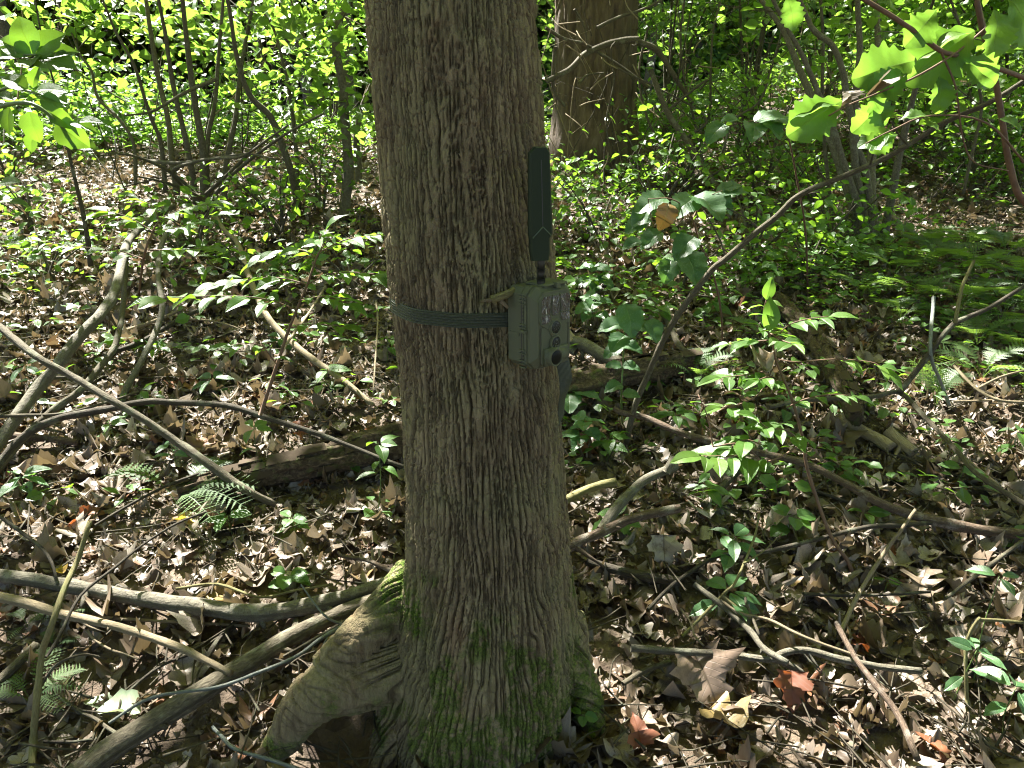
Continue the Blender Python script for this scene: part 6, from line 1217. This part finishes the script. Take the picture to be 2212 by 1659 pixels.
def canopy():
    rng = np.random.default_rng(99); N = 270000
    g0 = np.array([[x_, y_, float(zg(x_, y_))] for x_ in (-13, 13) for y_ in (0, 22)]); a_, b_ = ab(g0)
    A = rng.uniform(-13, 13, N); B = rng.uniform(b_.min()-.5, b_.max()+.5, N)
    base = A[:, None]*e1+B[:, None]*e2; tg0 = (.5-base[:, 2])/S[2]; gy0 = (base+tg0[:, None]*S)[:, 1]; zlo = np.interp(gy0, [4, 6.5], [3.0, 5.2]); z = zlo+(zlo*.9+.3)*rng.random(N); t = (z-base[:, 2])/S[2]; p = base+t[:, None]*S
    gy = None
    # where the ray through this leaf reaches the ground
    gz = np.full(N, .6); 
    for _ in range(4):
        tg = (gz-base[:, 2])/S[2]; gp = base+tg[:, None]*S; gz = zg(gp[:, 0], gp[:, 1], False)
    gx, gy = gp[:, 0], gp[:, 1]
    FLK[0] = np.where((gx > -.1) & (gy < 3.6), .0, 1.)
    m, n2 = light_mask(A, B)
    near = np.abs(gx) < gy*.8+1.2
    far = sstep(5.6, 7.0, gy); side = sstep(.5, -1., gx)
    open_ = far*(.55+.5*side)*sstep(.30, .50, n2+.22*side+noise(A*2.6, B*2.6, 0, 73)*.25)*sstep(17, 12.5, gy)
    m = np.clip(np.maximum(m, open_*1.15), 0, 1)
    size = np.where(gy < 6, .13, .22)*(.75+.5*rng.random(N))
    dens = np.where(gy < 6, 1.0, .42)*np.where(near, 1., .45)
    keep = (rng.random(N) < dens*(1-m*1.02)) & (gy > -1.5) & (gy < 22)  # leaves left out wherever the light mask calls for sun
    u, v, d = project(p); vis = (d > 0) & (u > -120) & (u < 2330) & (v > -160) & (v < 1800)
    keep &= ~vis
    p, size, A, B = p[keep], size[keep], A[keep], B[keep]
    R = frames(len(p), rng, .95); n = len(p); which = rng.integers(0, 2, n); rn = rng.random(n)
    trunks = [(-.1, 1.4, None), (1.3, 7.5, None), (-4.6, 4.2, 'unseen tall tree just beyond the left edge, crown shaped to shade the near slope'), (-7.6, 8.0, 'unseen tall tree beyond the left edge, crown shaped to shade the clearing'), (-9.5, 14.5, 'unseen tall tree far beyond the left edge, crown shaped for shade'), (4.8, 4.4, 'unseen tall tree just beyond the right edge, crown shaped to shade the ferns'), (8.5, 9.0, 'unseen tall tree beyond the right edge, crown shaped to shade the bank'), (13., 15.5, 'unseen tall tree far beyond the right edge, crown shaped for shade'), (-13.5, 18., 'unseen tall tree at the far left behind the clearing, crown shaped for shade'), (-4.4, 16.5, 'tall straight tree in the far wood behind the shrub clump'), (3.2, 18.5, 'tall straight tree in the far wood behind the big old tree'), (-2.6, 11.8, 'slim tree behind the slender crooked tree'), (6.6, 14.2, 'slim tree in the far wood behind the multi-stemmed tree')]
    T = np.array([q[:2] for q in trunks]); own = np.argmin(np.hypot(p[:, None, 0]-T[None, :, 0], p[:, None, 1]-T[None, :, 1]), 1)
    big = [MAIN, None]
    for k, (tx, ty, lab) in enumerate(trunks):
        s_ = np.nonzero(own == k)[0]
        if k == 0: o = MAIN
        elif k == 1: o = bpy.data.objects['tree.001']
        else:
            gz_ = float(zg(tx, ty)); o = thing('forest_tree', lab, 'tree', (tx, ty, gz_)); mb = MB(); rr = .11+.05*random.random()
            add_tube(mb, [(tx, ty, gz_-.2), (tx+.05, ty, gz_+.5), (tx+random.uniform(-.3, .3), ty, 5), (tx, ty+.2, 10)], [rr*1.3, rr, rr*.8, .04], 12, 24, .15, k); part('trunk', mb.mesh('trunk', MT['smooth_bark']), o)
            for q in range(5):
                an = q*2.4; mb = MB(); L_ = 2.; add_tube(mb, [(tx, ty, 5+q*.7), (tx+math.cos(an)*L_*.5, ty+math.sin(an)*L_*.5, 5.9+q*.7), (tx+math.cos(an)*L_, ty+math.sin(an)*L_, 6.6+q*.7)], [.04, .02], 5, 6); part('limb', mb.mesh('limb', MT['smooth_bark']), o)
        if len(s_) > 10:
            V, f, U, rr_ = scatter(TPF, which[s_], p[s_], R[s_], size[s_], rn[s_]); part('crown', mk_mesh('crown', V, f, MT['leaf_roof'], U, {'rnd': rr_}), o, kind='stuff')
canopy()
# --- crowns shared by trees farther off and by unseen ones added behind the viewer for green shade
def tangle():
    rng_ = np.random.RandomState(61); mb = MB(); mb2 = MB()
    for k in range(420):
        y = rng_.uniform(5., 9.5); x = rng_.uniform(-.72, .78)*y; L = rng_.uniform(.4, 1.8); z0 = float(zg(x, y)); z = z0+(rng_.uniform(0, .1) if rng_.rand() < .6 else rng_.uniform(.1, 1.4)); lean = rng_.uniform(-.9, .9) if rng_.rand() < .5 else rng_.uniform(-.3, .3)
        a = np.array([x, y, z]); b_ = a+np.array([lean*L, rng_.uniform(-.3, .3), L*rng_.uniform(.35, 1.)]); m_ = (a+b_)/2+rng_.normal(size=3)*.09*L
        r0 = rng_.uniform(.0025, .007); add_tube(mb if k % 3 else mb2, [a, m_, b_], [r0, r0*.4], 4, 6, 0, r=rng_.rand(), cap=False)
        for q in range(2): s0 = a+(b_-a)*rng_.uniform(.3, .9); add_tube(mb if k % 3 else mb2, [s0, s0+rng_.normal(size=3)*np.array([.25, .15, .2])*L*.5], [r0*.45, r0*.2], 3, 2, 0, r=rng_.rand(), cap=False)
    for m_, mt in ((mb, MT['dark']), (mb2, MT['pale_wood'])): o = part('twig_thicket', m_.mesh('twig_thicket', mt)); tag(o, 'thicket of fine bare twigs filling the middle distance', None, None, 'stuff')
tangle()
def far_wood():
    rng = np.random.default_rng(123)
    def crown_mesh(n, sz, sd):
        r = np.random.default_rng(sd); c_ = r.normal(size=(40, 3))*np.array([1.5, 1.5, 1.4]); return cloud(r, c_, .5, n, sz, 1.2, .8, 'leaf_roof', 'crown')
    cm = [crown_mesh(4200, .25, 1), crown_mesh(4200, .27, 2)]
    tm = MB(); add_tube(tm, [(0, 0, -.5), (.05, 0, 2), (-.1, .05, 6), (0, 0, 10)], [.17, .13, .10, .03], 10, 20, .15, 3); tmm = tm.mesh('trunk', MT['smooth_bark'])
    def ft(x, y, lab, grp, zc, s_=1., kk=0, tr=1.):
        o = thing('forest_tree', lab, 'tree', (x, y, float(zg(x, y))), grp); t_ = part('trunk', tmm, o, True); t_.scale = (tr, tr, 1.2*s_); c_ = part('crown', cm[kk % 2], o, True, kind='stuff'); c_.location = (0, 0, zc); c_.scale = (s_, s_, s_*.9); c_.rotation_euler = (0, 0, kk*1.7)
    k = 0
    for (x, y) in [(-2.6, -2.4), (2.4, -2.2), (-5.5, .2), (5.6, .4), (-.3, -4.8), (-4.8, -5), (4.9, -5.2), (0, -8.5), (-8.5, -1), (8.5, -1.5)]:
        ft(x, y, 'unseen tall forest tree added behind the viewer or beside them for green shade', 'unseen trees added behind the viewer', 7.4+(k % 3)*.8, 1.15, k); k += 1
    for i in range(150):
        y = 27.5+rng.random()*24; x = (rng.random()*2-1)*(y*.85+3)
        ft(x, y, 'tall dark tree standing in the far wood', 'trees in the far wood', 8+rng.random()*2.5, 1.9+.5*rng.random(), k, .9+.8*rng.random()); k += 1
    # the far wood as one mass of leaves climbing the hillside
    n = 62000; y = 20+26*rng.random(n)**1.1; x = (rng.random(n)*2-1)*(y*.85+4); cl = noise(x*.45, y*.45, 0, 140); hz = rng.random(n)**1.25*(1.6+4.5*cl)*sstep(16, 26, y+3); keep = noise(x*.9, y*.9, hz*.9, 141) > .40
    keep &= ~((x < -.5) & (y < 27)); x, y, hz = x[keep], y[keep], hz[keep]; n = len(x); pos = np.stack([x, y, zg(x, y, False)+hz], 1); R = frames(n, rng, 1.25)
    V, f, U, rr_ = scatter(TPF, rng.integers(0, 2, n), pos, R, .20+.16*rng.random(n), rng.random(n)); o = part('far_woodland', mk_mesh('far_woodland', V, f, MT['leaf_far'], U, {'rnd': rr_})); tag(o, 'mass of leafy woodland closing off the view on the far hillside', None, None, 'stuff')
far_wood()
